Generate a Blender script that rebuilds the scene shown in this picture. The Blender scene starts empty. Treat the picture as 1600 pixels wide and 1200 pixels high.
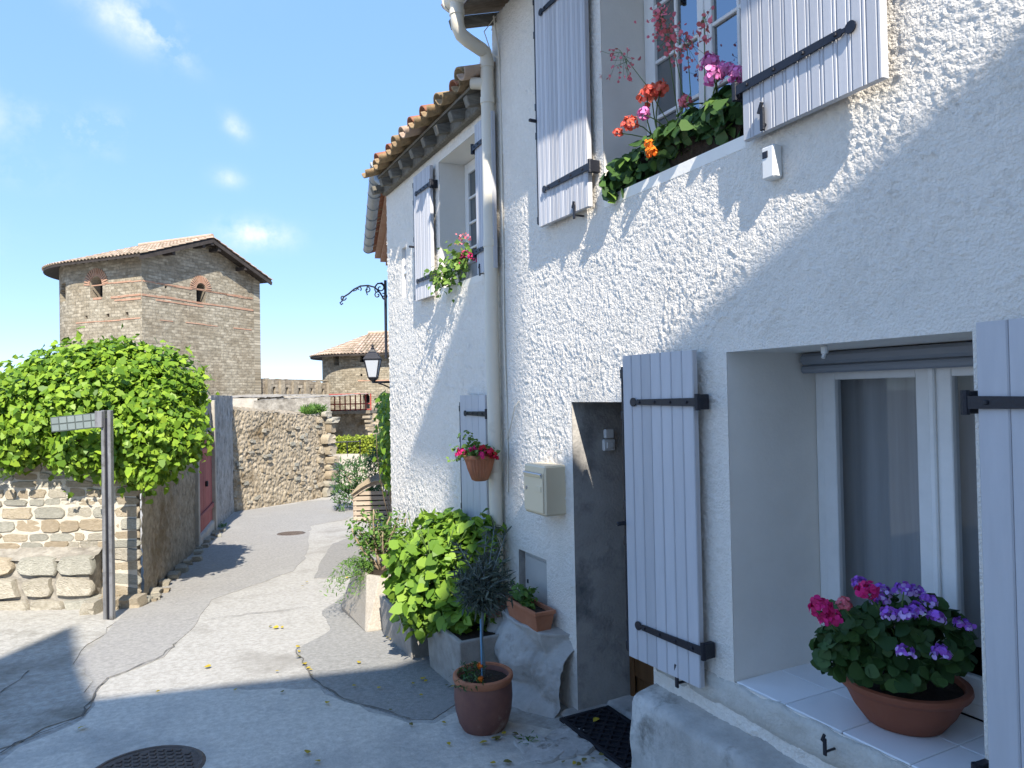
import bpy, math, random
import numpy as np
from mathutils import Vector, Matrix, noise
from mathutils.geometry import tessellate_polygon
rad = math.radians
SC = bpy.context.scene
COL = SC.collection
# ------------------------------------------------------------------ camera
F = 1110.0; YAW = rad(27); PIT = rad(.83); ROLL = .02; CZ = 1.85; XW = 2.45
fh = np.array([math.sin(YAW), math.cos(YAW), 0]); R0 = np.array([math.cos(YAW), -math.sin(YAW), 0]); ZZ = np.array([0, 0, 1.])
FW = fh*math.cos(PIT)+ZZ*math.sin(PIT); U0 = np.cross(R0, FW)
RR = R0*math.cos(ROLL)-U0*math.sin(ROLL); UU = U0*math.cos(ROLL)+R0*math.sin(ROLL)
CP = np.array([0, 0, CZ])
cd = bpy.data.cameras.new('camera'); cam = bpy.data.objects.new('camera', cd); COL.objects.link(cam)
cd.sensor_width = 36; cd.lens = F/1600*36; cd.clip_start = .05; cd.clip_end = 3000
M = Matrix.Identity(4)
for i in range(3):
    M[i][0] = RR[i]; M[i][1] = UU[i]; M[i][2] = -FW[i]; M[i][3] = CP[i]
cam.matrix_world = M
SC.camera = cam
# ------------------------------------------------------------------ light
EL = rad(43); AZ = np.array([.262, .964]); AZ = AZ/np.linalg.norm(AZ)
LD = Vector((AZ[0]*math.cos(EL), AZ[1]*math.cos(EL), -math.sin(EL)))
sd = bpy.data.lights.new('sun', 'SUN'); sd.energy = 2.3; sd.angle = rad(.53); sd.color = (1, .94, .84)
sun = bpy.data.objects.new('sun', sd); COL.objects.link(sun)
sun.rotation_euler = LD.to_track_quat('-Z', 'Y').to_euler(); sun.location = (-10, -30, 30)
W = bpy.data.worlds.new('World'); SC.world = W; W.use_nodes = True
nt = W.node_tree; nt.nodes.clear()
def N(t, ty, **k):
    n = t.nodes.new(ty)
    for a, b in k.items(): setattr(n, a, b)
    return n
sky = N(nt, 'ShaderNodeTexSky', sky_type='NISHITA', sun_disc=False, sun_elevation=EL,
        sun_rotation=math.atan2(-AZ[0], -AZ[1]) % (2*math.pi), altitude=100, air_density=.5, dust_density=0, ozone_density=3.2)
bg = N(nt, 'ShaderNodeBackground'); bg.inputs[1].default_value = .15
wo = N(nt, 'ShaderNodeOutputWorld'); nt.links.new(bg.outputs[0], wo.inputs[0])
SC.view_settings.view_transform = 'Standard'; SC.view_settings.look = 'None'
SC.view_settings.exposure = 2.06; SC.view_settings.gamma = 1; SC.view_settings.use_curve_mapping = False

def ray(px, py): return FW+RR*((px-800)/F)+UU*((600-py)/F)
def wp(px, py, X=XW):
    d = ray(px, py); return CP+d*(X/d[0])
def gz(x, y):
    d = x*fh[0]+y*fh[1]
    return -.05*d if d < 20 else -1.0
def gp(px, py, h=0.):
    d = ray(px, py); t = (h-CZ)/(d[2]+.05*np.dot(d, fh)); p = CP+d*t
    if t < 0 or np.dot(p, fh) > 20: p = CP+d*((-1.0+h-CZ)/d[2])
    return p
def dp(px, py, t): return CP+ray(px, py)*t
def cs(r, f): return R0*r+fh*f               # metres right / ahead of the viewpoint, on the plan
def zat(py, px, t): return dp(px, py, t)[2]

# clouds: thin wisps fixed to directions of the sky dome
tc = N(nt, 'ShaderNodeTexCoord')
nz = N(nt, 'ShaderNodeTexNoise'); nz.inputs['Scale'].default_value = 14; nz.inputs['Detail'].default_value = 9; nz.inputs['Roughness'].default_value = .62
nt.links.new(tc.outputs['Generated'], nz.inputs['Vector'])
def wm(op, a, b=None, c=None):
    n = N(nt, 'ShaderNodeMath', operation=op)
    for i, v in enumerate((a, b, c)):
        if v is None: continue
        if isinstance(v, (int, float)): n.inputs[i].default_value = v
        else: nt.links.new(v, n.inputs[i])
    return n.outputs[0]
acc = None
for (px, py, hw, hh, ang, s) in [(205, 28, 55, 26, 25, .75), (262, 65, 26, 10, 50, .5), (110, 205, 42, 12, 25, .45), (155, 195, 30, 16, -15, .5),
                             (368, 198, 17, 12, 40, .6), (357, 278, 18, 12, 0, .45), (398, 366, 48, 19, 0, 1.0), (20, 265, 40, 18, 10, .25),
                             (-150, 120, 90, 30, 20, .6), (-400, 330, 120, 35, 5, .7), (560, -200, 120, 40, 20, .6), (2100, 200, 160, 50, 10, .6), (60, -320, 120, 50, 30, .5)]:
    d = ray(px, py); d = d/np.linalg.norm(d)
    a = rad(ang); ex = RR*math.cos(a)-UU*math.sin(a); ey = RR*math.sin(a)+UU*math.cos(a)
    def dotn(v):
        n = N(nt, 'ShaderNodeVectorMath', operation='DOT_PRODUCT'); nt.links.new(tc.outputs['Generated'], n.inputs[0]); n.inputs[1].default_value = tuple(v); return n.outputs['Value']
    fx = wm('MULTIPLY', wm('SUBTRACT', dotn(ex), float(np.dot(ex, d))), F/(hw*.85)); fy = wm('MULTIPLY', wm('SUBTRACT', dotn(ey), float(np.dot(ey, d))), F/(hh*.85))
    r2 = wm('ADD', wm('MULTIPLY', fx, fx), wm('MULTIPLY', fy, fy))
    fr = wm('GREATER_THAN', dotn(d), 0.3)
    m = wm('MULTIPLY', wm('MULTIPLY', wm('POWER', 2.718, wm('MULTIPLY', r2, -.8)), s), fr)
    acc = m if acc is None else wm('ADD', acc, m)
nmod = wm('MULTIPLY', wm('SUBTRACT', nz.outputs['Fac'], .40), 4.2)
cl = N(nt, 'ShaderNodeClamp'); nt.links.new(wm('MULTIPLY', acc, nmod), cl.inputs[0]); cl.inputs['Max'].default_value = .7
mx = N(nt, 'ShaderNodeMix', data_type='RGBA'); nt.links.new(cl.outputs[0], mx.inputs[0]); gm = N(nt, 'ShaderNodeGamma'); gm.inputs[1].default_value = .22; nt.links.new(sky.outputs[0], gm.inputs[0])
hsv = N(nt, 'ShaderNodeHueSaturation'); hsv.inputs['Hue'].default_value = .514; hsv.inputs['Saturation'].default_value = 2.8; hsv.inputs['Value'].default_value = 1.66; nt.links.new(gm.outputs[0], hsv.inputs['Color'])
nt.links.new(hsv.outputs[0], mx.inputs[6]); mx.inputs[7].default_value = (1.95, 2.0, 2.15, 1)
nt.links.new(mx.outputs[2], bg.inputs[0])

# ------------------------------------------------------------------ materials
MATS = {}
def mat(name, col, rough=.85, col2=None, scale=6., bump=0., bscale=40., spec=.3, metal=0., detail=6., tint=0., trans=0., map_=None, col3=None, scale3=1.5, m3=(.5, .7), coord='Object', bdist=.01):
    m = bpy.data.materials.new(name); m.use_nodes = True; t = m.node_tree
    b = t.nodes['Principled BSDF']; out = t.nodes['Material Output']
    b.inputs['Roughness'].default_value = rough; b.inputs['Metallic'].default_value = metal; b.inputs['Specular IOR Level'].default_value = spec
    c = tuple(col)+(1,)
    tcn = N(t, 'ShaderNodeTexCoord'); vec = tcn.outputs[coord]
    src = None
    if col2 is not None:
        n = N(t, 'ShaderNodeTexNoise'); n.inputs['Scale'].default_value = scale; n.inputs['Detail'].default_value = detail; n.inputs['Roughness'].default_value = .65
        v = vec
        if map_:
            mp = N(t, 'ShaderNodeMapping'); mp.inputs['Scale'].default_value = map_; t.links.new(vec, mp.inputs[0]); v = mp.outputs[0]
        t.links.new(v, n.inputs['Vector'])
        cr = N(t, 'ShaderNodeValToRGB'); cr.color_ramp.elements[0].position = .33; cr.color_ramp.elements[1].position = .68
        cr.color_ramp.elements[0].color = c; cr.color_ramp.elements[1].color = tuple(col2)+(1,)
        t.links.new(n.outputs['Fac'], cr.inputs[0]); src = cr.outputs[0]
    else:
        rg = N(t, 'ShaderNodeRGB'); rg.outputs[0].default_value = c; src = rg.outputs[0]
    if col3 is not None:
        n = N(t, 'ShaderNodeTexNoise'); n.inputs['Scale'].default_value = scale3; n.inputs['Detail'].default_value = 7; n.inputs['Roughness'].default_value = .7
        t.links.new(vec, n.inputs['Vector'])
        mr = N(t, 'ShaderNodeMapRange'); mr.inputs[1].default_value = m3[0]; mr.inputs[2].default_value = m3[1]; t.links.new(n.outputs['Fac'], mr.inputs[0])
        mi = N(t, 'ShaderNodeMix', data_type='RGBA'); t.links.new(mr.outputs[0], mi.inputs[0]); t.links.new(src, mi.inputs[6]); mi.inputs[7].default_value = tuple(col3)+(1,)
        src = mi.outputs[2]
    if tint:
        at = N(t, 'ShaderNodeAttribute', attribute_name='tint')
        hs = N(t, 'ShaderNodeHueSaturation'); t.links.new(src, hs.inputs['Color'])
        mr = N(t, 'ShaderNodeMapRange'); mr.inputs[3].default_value = 1-tint; mr.inputs[4].default_value = 1+tint; t.links.new(at.outputs['Fac'], mr.inputs[0]); t.links.new(mr.outputs[0], hs.inputs['Value'])
        mr2 = N(t, 'ShaderNodeMapRange'); mr2.inputs[3].default_value = .5+.04*tint; mr2.inputs[4].default_value = .5-.05*tint; t.links.new(at.outputs['Fac'], mr2.inputs[0]); t.links.new(mr2.outputs[0], hs.inputs['Hue'])
        src = hs.outputs[0]
    elif tint is not None:
        oi = N(t, 'ShaderNodeObjectInfo'); hs = N(t, 'ShaderNodeHueSaturation'); t.links.new(src, hs.inputs['Color'])
        mr = N(t, 'ShaderNodeMapRange'); mr.inputs[3].default_value = .9; mr.inputs[4].default_value = 1.1; t.links.new(oi.outputs['Random'], mr.inputs[0]); t.links.new(mr.outputs[0], hs.inputs['Value'])
        src = hs.outputs[0]
    t.links.new(src, b.inputs['Base Color'])
    if bump:
        n = N(t, 'ShaderNodeTexNoise'); n.inputs['Scale'].default_value = bscale; n.inputs['Detail'].default_value = 5; t.links.new(vec, n.inputs['Vector'])
        bp = N(t, 'ShaderNodeBump'); bp.inputs['Strength'].default_value = bump; bp.inputs['Distance'].default_value = bdist
        t.links.new(n.outputs['Fac'], bp.inputs['Height']); t.links.new(bp.outputs[0], b.inputs['Normal'])
    if trans:
        tr = N(t, 'ShaderNodeBsdfTranslucent'); t.links.new(src, tr.inputs[0]); ms = N(t, 'ShaderNodeMixShader'); ms.inputs[0].default_value = trans
        t.links.new(b.outputs[0], ms.inputs[1]); t.links.new(tr.outputs[0], ms.inputs[2]); t.links.new(ms.outputs[0], out.inputs[0])
    m['src'] = 1
    MATS[name] = m
    return m
mat('stucco', (.82, .755, .665), .95, (.89, .83, .74), 30., .9, 90., col3=(.72, .66, .57), scale3=1.4, m3=(.52, .8), bdist=.012)
mat('smooth_plaster', (.81, .765, .69), .9, (.86, .815, .74), 5., .25, 60., bdist=.004)
mat('reveal_cement', (.31, .29, .265), .95, (.40, .38, .35), 3.5, .5, 50., col3=(.13, .13, .13), scale3=2.2)
mat('shutter_paint', (.49, .485, .50), .5, (.535, .53, .545), 2.5, .12, 30., spec=.35, map_=(8, 8, 1), col3=(.445, .44, .455), scale3=3, m3=(.6, .85), bdist=.004)
mat('iron', (.012, .013, .02), .45, spec=.4, bump=.2, bscale=80)
mat('white_wood', (.74, .73, .70), .5, (.80, .79, .76), 8., .15, 40.)
mat('pvc', (.70, .63, .51), .45, (.76, .70, .58), 2., .03, 30., spec=.4, col3=(.47, .41, .31), scale3=4, m3=(.6, .85))
mat('zinc', (.20, .23, .26), .45, (.30, .33, .36), 6., .1, 20., metal=.3)
mat('terracotta', (.36, .135, .07), .85, (.45, .19, .105), 5., .3, 60., col3=(.5, .33, .24), scale3=5, m3=(.6, .85), bdist=.004)
mat('terracotta_old', (.155, .07, .06), .6, (.23, .105, .075), 6., .4, 40., col3=(.50, .40, .33), scale3=3.2, m3=(.58, .72), bdist=.004)
mat('bowl_plastic', (.26, .085, .045), .6, (.30, .10, .055), 4., .1, 40.)
mat('soil', (.02, .015, .01), 1., (.05, .035, .025), 30., 1., 60.)
mat('concrete', (.28, .265, .235), .93, (.42, .40, .365), 24., .5, 70., col3=(.22, .205, .18), scale3=.9, m3=(.52, .72), bdist=.008)
mat('concrete_near', (.42, .385, .33), .93, (.59, .55, .48), 26., .5, 60., col3=(.29, .28, .26), scale3=1.1, m3=(.5, .72), bdist=.008)
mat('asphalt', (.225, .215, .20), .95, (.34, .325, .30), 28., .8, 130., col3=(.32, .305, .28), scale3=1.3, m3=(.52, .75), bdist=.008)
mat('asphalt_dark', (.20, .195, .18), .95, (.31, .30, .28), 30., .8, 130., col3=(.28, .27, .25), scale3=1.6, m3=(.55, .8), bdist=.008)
mat('crack', (.12, .11, .095), 1.)
mat('cobble', (.30, .28, .245), .95, (.45, .43, .385), 18., .6, 25., col3=(.19, .175, .145), scale3=1.6, m3=(.5, .7), bdist=.02)
mat('planter_concrete', (.29, .255, .21), .95, (.40, .36, .30), 50., 1., 120., bdist=.006, col3=(.26, .22, .17), scale3=3, m3=(.5, .8))
mat('planter_grey', (.25, .23, .20), .95, (.37, .345, .31), 8., .8, 100., bdist=.006, col3=(.35, .31, .26), scale3=4, m3=(.55, .8))
mat('boulder', (.35, .33, .30), .95, (.53, .505, .47), 3.5, .7, 40., col3=(.16, .145, .12), scale3=2.6, m3=(.54, .7), bdist=.01)
mat('plinth', (.33, .31, .28), .95, (.57, .54, .495), 3., .6, 60., col3=(.13, .12, .10), scale3=3.4, m3=(.52, .72), bdist=.008)
mat('sill_rough', (.50, .465, .40), .95, (.64, .61, .55), 6., .9, 70., col3=(.36, .32, .26), scale3=5, m3=(.56, .75), bdist=.008)
mat('sill_tile', (.78, .78, .78), .25, (.82, .82, .82), 3., .02, 20., spec=.5)
mat('stone_a', (.29, .26, .20), .95, (.44, .40, .325), 9., .9, 22., bdist=.02)
mat('stone_b', (.26, .25, .205), .95, (.39, .37, .31), 9., .9, 22., bdist=.02)
mat('stone_c', (.31, .255, .175), .95, (.44, .375, .28), 9., .9, 22., bdist=.02)
mat('stone_d', (.25, .20, .135), .95, (.34, .28, .2), 6., .6, 22., bdist=.02)
mat('mortar', (.40, .36, .29), 1., (.48, .44, .365), 12., .8, 50., bdist=.01)
mat('rubble', (.21, .17, .115), 1., (.42, .355, .265), 9., .8, 20., col3=(.15, .105, .055), scale3=1., m3=(.5, .66), bdist=.03)
mat('rubble_grey', (.20, .18, .15), 1., (.38, .35, .30), 7., .8, 16., col3=(.14, .125, .105), scale3=1.2, m3=(.48, .66), bdist=.03)
mat('pier_cement', (.24, .225, .20), 1., (.38, .36, .33), 5., .8, 20., col3=(.11, .10, .09), scale3=2, m3=(.5, .7), bdist=.02)
mat('pale_render', (.36, .325, .265), 1., (.46, .42, .36), 3., .6, 12., col3=(.27, .255, .23), scale3=1.2, bdist=.02)
mat('rampart_stone', (.24, .20, .145), 1., (.37, .32, .245), 3., .7, 8., col3=(.17, .145, .11), scale3=.7, m3=(.5, .68), bdist=.05)
mat('brick_orange', (.36, .19, .12), .95, (.44, .29, .205), 5., .5, 12.)
mat('tile_a', (.27, .10, .055), .9, (.38, .17, .10), 9., .4, 40., col3=(.24, .17, .08), scale3=7, m3=(.55, .75))
mat('tile_b', (.29, .19, .10), .9, (.40, .29, .17), 12., .4, 40., col3=(.12, .09, .045), scale3=8, m3=(.48, .66))
mat('tile_c', (.40, .28, .20), .9, (.50, .37, .275), 9., .4, 40., col3=(.25, .19, .12), scale3=7, m3=(.55, .75))
mat('tower_tile', (.33, .25, .18), .9, (.46, .36, .27), 2.5, .4, 10., col3=(.24, .18, .11), scale3=1.5, tint=.25)
mat('old_timber', (.13, .115, .09), .95, (.22, .20, .165), 5., .6, 30., map_=(1, 6, 6))
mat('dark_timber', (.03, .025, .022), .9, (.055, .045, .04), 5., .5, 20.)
mat('bin_wood', (.33, .265, .20), .85, (.43, .355, .28), 3., .3, 20., map_=(1, 1, 8))
mat('shingle', (.23, .18, .115), .95, (.33, .27, .19), 9., .5, 30.)
mat('red_wood', (.23, .052, .045), .8, (.31, .095, .08), 4., .4, 20., map_=(5, 5, .7))
mat('red_paint', (.33, .05, .04), .6)
mat('brown_door', (.11, .048, .018), .55, (.17, .08, .03), 3., .2, 20., map_=(8, 8, 1))
mat('mailbox_paint', (.72, .60, .41), .4, (.75, .63, .44), 2., spec=.4)
mat('alu', (.5, .5, .52), .35, metal=.8)
mat('white_plastic', (.66, .66, .64), .4)
mat('niche_door', (.50, .475, .435), .7, (.55, .525, .485), 3., .1, 20.)
mat('rubber', (.012, .012, .016), .6, bump=.4, bscale=90)
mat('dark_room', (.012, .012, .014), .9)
mat('curtain', (.50, .47, .45), 1., (.60, .57, .55), 2., map_=(1, 14, .4))
mat('blind', (.23, .25, .28), .6)
mat('steel_post', (.16, .16, .165), .45, (.28, .28, .285), 4., .15, 20., metal=.35, map_=(6, 6, .5), col3=(.10, .09, .08), scale3=5)
mat('sign_panel', (.15, .18, .175), .5, (.19, .22, .21), 5.)
mat('sign_frame', (.07, .085, .08), .5)
mat('cast_iron', (.085, .065, .055), .7, (.15, .12, .10), 9., .5, 40., metal=.3)
mat('bark', (.27, .2, .13), .95, (.36, .28, .19), 20., .6, 40.)
mat('olive_stem', (.16, .19, .19), .8, (.25, .29, .30), 20., .4, 40.)
mat('vine_leaf', (.18, .31, .028), .45, tint=.45, trans=.33)
mat('hydrangea_leaf', (.17, .30, .035), .5, tint=.32, trans=.33)
mat('shrub_leaf', (.10, .20, .035), .55, tint=.3, trans=.3)
mat('olive_leaf', (.10, .125, .095), .5, tint=.3, trans=.15)
mat('oleander_leaf', (.05, .11, .03), .5, tint=.35, trans=.2)
mat('geranium_leaf', (.045, .10, .025), .5, tint=.3, trans=.2)
mat('light_leaf', (.15, .26, .05), .5, tint=.3, trans=.3)
mat('hedge_leaf', (.24, .30, .035), .5, tint=.35, trans=.3)
mat('stem_green', (.10, .16, .04), .7)
mat('fallen_leaf_y', (.45, .33, .03), .7, trans=.2)
mat('fallen_leaf_b', (.14, .12, .03), .8)
mat('petal_coral', (.88, .20, .12), .6, tint=.2, trans=.25)
mat('petal_pink', (.80, .26, .55), .6, tint=.25, trans=.25)
mat('petal_magenta', (.72, .03, .20), .6, tint=.25, trans=.25)
mat('petal_purple', (.42, .14, .66), .6, tint=.35, trans=.25)
mat('petal_lilac', (.66, .46, .84), .6, tint=.2, trans=.25)
mat('petal_rose', (.80, .22, .26), .6, tint=.2, trans=.25)
mat('petal_red', (.55, .01, .04), .6, tint=.2, trans=.25)
mat('petal_orange', (.85, .20, .01), .6, tint=.2)
mat('glass_frost', (.40, .42, .45), .4, spec=.5)
mat('tie_blue', (.15, .35, .55), .5)

def glass_mat(name, tintc, rough=.03, alpha=.45):
    m = bpy.data.materials.new(name); m.use_nodes = True; t = m.node_tree; t.nodes.clear()
    g = N(t, 'ShaderNodeBsdfGlossy'); g.inputs['Roughness'].default_value = rough; g.inputs[0].default_value = (.32, .35, .38, 1)
    tr = N(t, 'ShaderNodeBsdfTransparent'); tr.inputs[0].default_value = tuple(tintc)+(1,)
    fr = N(t, 'ShaderNodeFresnel'); fr.inputs[0].default_value = 1.5
    ms = N(t, 'ShaderNodeMixShader'); t.links.new(fr.outputs[0], ms.inputs[0]); t.links.new(tr.outputs[0], ms.inputs[1]); t.links.new(g.outputs[0], ms.inputs[2])
    o = N(t, 'ShaderNodeOutputMaterial'); t.links.new(ms.outputs[0], o.inputs[0]); MATS[name] = m
glass_mat('glass', (.75, .78, .8))

def masonry(name, c1, c2, mort, bw, bh, msize=.014, warm=None, bump=.6):
    """coursed small-block masonry driven by UV (metres)"""
    m = bpy.data.materials.new(name); m.use_nodes = True; t = m.node_tree; b = t.nodes['Principled BSDF']; b.inputs['Roughness'].default_value = .97; b.inputs['Specular IOR Level'].default_value = .1
    uv = N(t, 'ShaderNodeUVMap'); uv.uv_map = 'uv'
    nzz = N(t, 'ShaderNodeTexNoise'); nzz.inputs['Scale'].default_value = 1.6; nzz.inputs['Detail'].default_value = 4; t.links.new(uv.outputs[0], nzz.inputs['Vector'])
    ad = N(t, 'ShaderNodeMix', data_type='RGBA', blend_type='LINEAR_LIGHT'); ad.inputs[0].default_value = .05; t.links.new(uv.outputs[0], ad.inputs[6]); t.links.new(nzz.outputs['Color'], ad.inputs[7])
    br = N(t, 'ShaderNodeTexBrick'); t.links.new(ad.outputs[2], br.inputs['Vector'])
    br.inputs['Scale'].default_value = 1; br.inputs['Brick Width'].default_value = bw; br.inputs['Row Height'].default_value = bh; br.inputs['Mortar Size'].default_value = msize
    br.inputs['Mortar Smooth'].default_value = .4; br.inputs['Bias'].default_value = -.1
    br.inputs['Color1'].default_value = tuple(c1)+(1,); br.inputs['Color2'].default_value = tuple(c2)+(1,); br.inputs['Mortar'].default_value = tuple(mort)+(1,)
    n2 = N(t, 'ShaderNodeTexNoise'); n2.inputs['Scale'].default_value = 5; n2.inputs['Detail'].default_value = 8; n2.inputs['Roughness'].default_value = .7; t.links.new(uv.outputs[0], n2.inputs['Vector'])
    mr = N(t, 'ShaderNodeMapRange'); mr.inputs[1].default_value = .3; mr.inputs[2].default_value = .7; mr.inputs[3].default_value = .6; mr.inputs[4].default_value = 1.35; t.links.new(n2.outputs['Fac'], mr.inputs[0])
    mu = N(t, 'ShaderNodeMix', data_type='RGBA', blend_type='MULTIPLY'); mu.inputs[0].default_value = 1; t.links.new(br.outputs['Color'], mu.inputs[6]); t.links.new(mr.outputs[0], mu.inputs[7])
    src = mu.outputs[2]
    n3 = N(t, 'ShaderNodeTexNoise'); n3.inputs['Scale'].default_value = .55; n3.inputs['Detail'].default_value = 6; t.links.new(uv.outputs[0], n3.inputs['Vector'])
    mr3 = N(t, 'ShaderNodeMapRange'); mr3.inputs[1].default_value = .42; mr3.inputs[2].default_value = .66; mr3.inputs[4].default_value = .75; t.links.new(n3.outputs['Fac'], mr3.inputs[0])
    mi = N(t, 'ShaderNodeMix', data_type='RGBA', blend_type='MULTIPLY'); t.links.new(mr3.outputs[0], mi.inputs[0]); t.links.new(src, mi.inputs[6]); mi.inputs[7].default_value = tuple(warm or (.8, .75, .7))+(1,)
    t.links.new(mi.outputs[2], b.inputs['Base Color'])
    hh = N(t, 'ShaderNodeMath', operation='MULTIPLY_ADD'); t.links.new(br.outputs['Fac'], hh.inputs[0]); hh.inputs[1].default_value = -.7; t.links.new(n2.outputs['Fac'], hh.inputs[2])
    bp = N(t, 'ShaderNodeBump'); bp.inputs['Strength'].default_value = bump; bp.inputs['Distance'].default_value = .05; t.links.new(hh.outputs[0], bp.inputs['Height']); t.links.new(bp.outputs[0], b.inputs['Normal'])
    MATS[name] = m
masonry('tower_masonry', (.26, .225, .165), (.42, .375, .29), (.30, .265, .205), .34, .135, .014, bump=.9)
masonry('rampart_masonry', (.25, .21, .16), (.40, .35, .275), (.22, .19, .15), .5, .22, .02, bump=.9)

# ------------------------------------------------------------------ mesh helpers
random.seed(7); RNG = np.random.default_rng(7)
ORG = {}
def link(o): COL.objects.link(o); return o
def thing(name, label, cat, loc, group=None):
    o = bpy.data.objects.new(name, None); link(o); o.location = tuple(loc); o.empty_display_size = .2
    o['label'] = label; o['category'] = cat
    if group: o['group'] = group
    ORG[o.name] = Vector(tuple(loc)); return o
def tag(o, label, cat, group=None):
    o['label'] = label; o['category'] = cat
    if group: o['group'] = group
    return o
def worg(p):
    if p is None: return Vector((0, 0, 0))
    return ORG.get(p.name, Vector((0, 0, 0)))
def mesh(name, V, Fc, m, smooth=False):
    me = bpy.data.meshes.new(name)
    me.from_pydata([tuple(v) for v in V], [], [tuple(f) for f in Fc]); me.update()
    for q in (m if isinstance(m, (list, tuple)) else [m]): me.materials.append(MATS[q])
    if smooth: me.polygons.foreach_set('use_smooth', [True]*len(me.polygons))
    return me
def obj(name, V, Fc, m, parent=None, smooth=False, kind=None, label=None, origin=None):
    """mesh given in world coordinates"""
    po = worg(parent)
    V = np.asarray([tuple(v) for v in V], float)
    wo_ = Vector(tuple(origin)) if origin is not None else (po if parent is not None else Vector(tuple((V.min(0)+V.max(0))/2)))
    if parent is None and origin is None: wo_ = Vector(((V[:, 0].min()+V[:, 0].max())/2, (V[:, 1].min()+V[:, 1].max())/2, V[:, 2].min()))
    me = mesh(name, V-np.array(wo_), Fc, m, smooth)
    o = bpy.data.objects.new(name, me); link(o); o.parent = parent
    o.location = wo_-po; ORG[o.name] = wo_
    if kind: o['kind'] = kind
    if label: o['label'] = label
    return o
def inst(name, me, mw, parent=None):
    """object sharing a mesh, placed by a world matrix"""
    o = bpy.data.objects.new(name, me); link(o); o.parent = parent
    o.matrix_local = Matrix.Translation(-worg(parent)) @ mw; ORG[o.name] = mw.translation.copy()
    return o
class B:
    def __init__(s): s.v = []; s.f = []; s.mi = []
    def add(s, V, Fc, mi=0):
        n = len(s.v); s.v += [tuple(v) for v in V]; s.f += [tuple(i+n for i in f) for f in Fc]; s.mi += [mi]*len(Fc); return s
    def box(s, c, d, ax=None, mi=0, bev=0.):
        """centre, full sizes, axes (3 vectors)"""
        A = ax or ((1, 0, 0), (0, 1, 0), (0, 0, 1)); A = [np.array(a, float) for a in A]; c = np.array(c, float); V = []
        if bev:
            h = [x/2 for x in d]; b = min(bev, .45*min(d))
            for sx in (-1, 1):
                for sy in (-1, 1):
                    for sz in (-1, 1):
                        for k in range(3):
                            q = [sx*h[0], sy*h[1], sz*h[2]]
                            for j in range(3):
                                if j != k: q[j] -= (sx, sy, sz)[j]*b
                            V.append(c+A[0]*q[0]+A[1]*q[1]+A[2]*q[2])
            def ix(sx, sy, sz, k): return ((sx > 0)*4+(sy > 0)*2+(sz > 0))*3+k
            Fc = []
            for k in range(3):
                i, j = (k+1) % 3, (k+2) % 3
                for sg in (-1, 1):
                    q = []
                    for (a, bb) in ((-1, -1), (1, -1), (1, 1), (-1, 1)):
                        t = [0, 0, 0]; t[k] = sg; t[i] = a; t[j] = bb; q.append(ix(*t, k))
                    Fc.append(q if sg > 0 else q[::-1])
                for a in (-1, 1):
                    for bb in (-1, 1):
                        q = []
                        t = [0, 0, 0]; t[i] = a; t[j] = bb
                        t[k] = -1; q += [ix(*t, i), ix(*t, j)]; t[k] = 1; q += [ix(*t, j), ix(*t, i)]
                        Fc.append(q if a*bb > 0 else q[::-1])
            for sx in (-1, 1):
                for sy in (-1, 1):
                    for sz in (-1, 1):
                        q = [ix(sx, sy, sz, k) for k in range(3)]; Fc.append(q if sx*sy*sz > 0 else q[::-1])
            return s.add(V, Fc, mi)
        for sx in (-.5, .5):
            for sy in (-.5, .5):
                for sz in (-.5, .5): V.append(c+A[0]*sx*d[0]+A[1]*sy*d[1]+A[2]*sz*d[2])
        return s.add(V, [(0, 1, 3, 2), (4, 6, 7, 5), (0, 4, 5, 1), (2, 3, 7, 6), (0, 2, 6, 4), (1, 5, 7, 3)], mi)
    def prism(s, poly, off, mi=0):
        """planar polygon (3d points) extruded by vector off"""
        n = len(poly); P = [np.array(p, float) for p in poly]; Q = [p+np.array(off, float) for p in P]
        s.add(P+Q, [tuple(range(n))[::-1], tuple(range(n, 2*n))]+[(i, (i+1) % n, n+(i+1) % n, n+i) for i in range(n)], mi); return s
    def tube(s, pts, r, n=8, mi=0, cap=True):
        P = [Vector(tuple(p)) for p in pts]; rs = r if isinstance(r, (list, tuple)) else [r]*len(P); V = []; Fc = []
        up = None
        for i, p in enumerate(P):
            d = (P[min(i+1, len(P)-1)]-P[max(i-1, 0)]).normalized()
            if up is None:
                up = Vector((0, 0, 1)) if abs(d.z) < .9 else Vector((1, 0, 0))
            a = d.cross(up).normalized(); up = a.cross(d).normalized(); b = up
            for k in range(n):
                t = 2*math.pi*k/n; V.append(p+(a*math.cos(t)+b*math.sin(t))*rs[i])
        for i in range(len(P)-1):
            for k in range(n): Fc.append((i*n+k, i*n+(k+1) % n, (i+1)*n+(k+1) % n, (i+1)*n+k))
        if cap: Fc += [tuple(range(n))[::-1], tuple(range((len(P)-1)*n, len(P)*n))]
        return s.add(V, Fc, mi)
    def lathe(s, c, prof, n=28, mi=0, rib=None, sx=1., sy=1., cap=True):
        V = []; Fc = []; c = np.array(c, float)
        for i, (r, z) in enumerate(prof):
            for k in range(n):
                a = 2*math.pi*k/n; q = r*(1+(rib(a, z) if rib else 0)); V.append(c+np.array((q*math.cos(a)*sx, q*math.sin(a)*sy, z)))
        for i in range(len(prof)-1):
            for k in range(n): Fc.append((i*n+k, i*n+(k+1) % n, (i+1)*n+(k+1) % n, (i+1)*n+k))
        if cap: Fc += [tuple(range(n))[::-1], tuple(range((len(prof)-1)*n, len(prof)*n))]
        return s.add(V, Fc, mi)
    def build(s, name, m, parent=None, smooth=False, **k):
        o = obj(name, s.v, s.f, m, parent, smooth, **k)
        if any(s.mi): o.data.polygons.foreach_set('material_index', s.mi)
        return o
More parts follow.
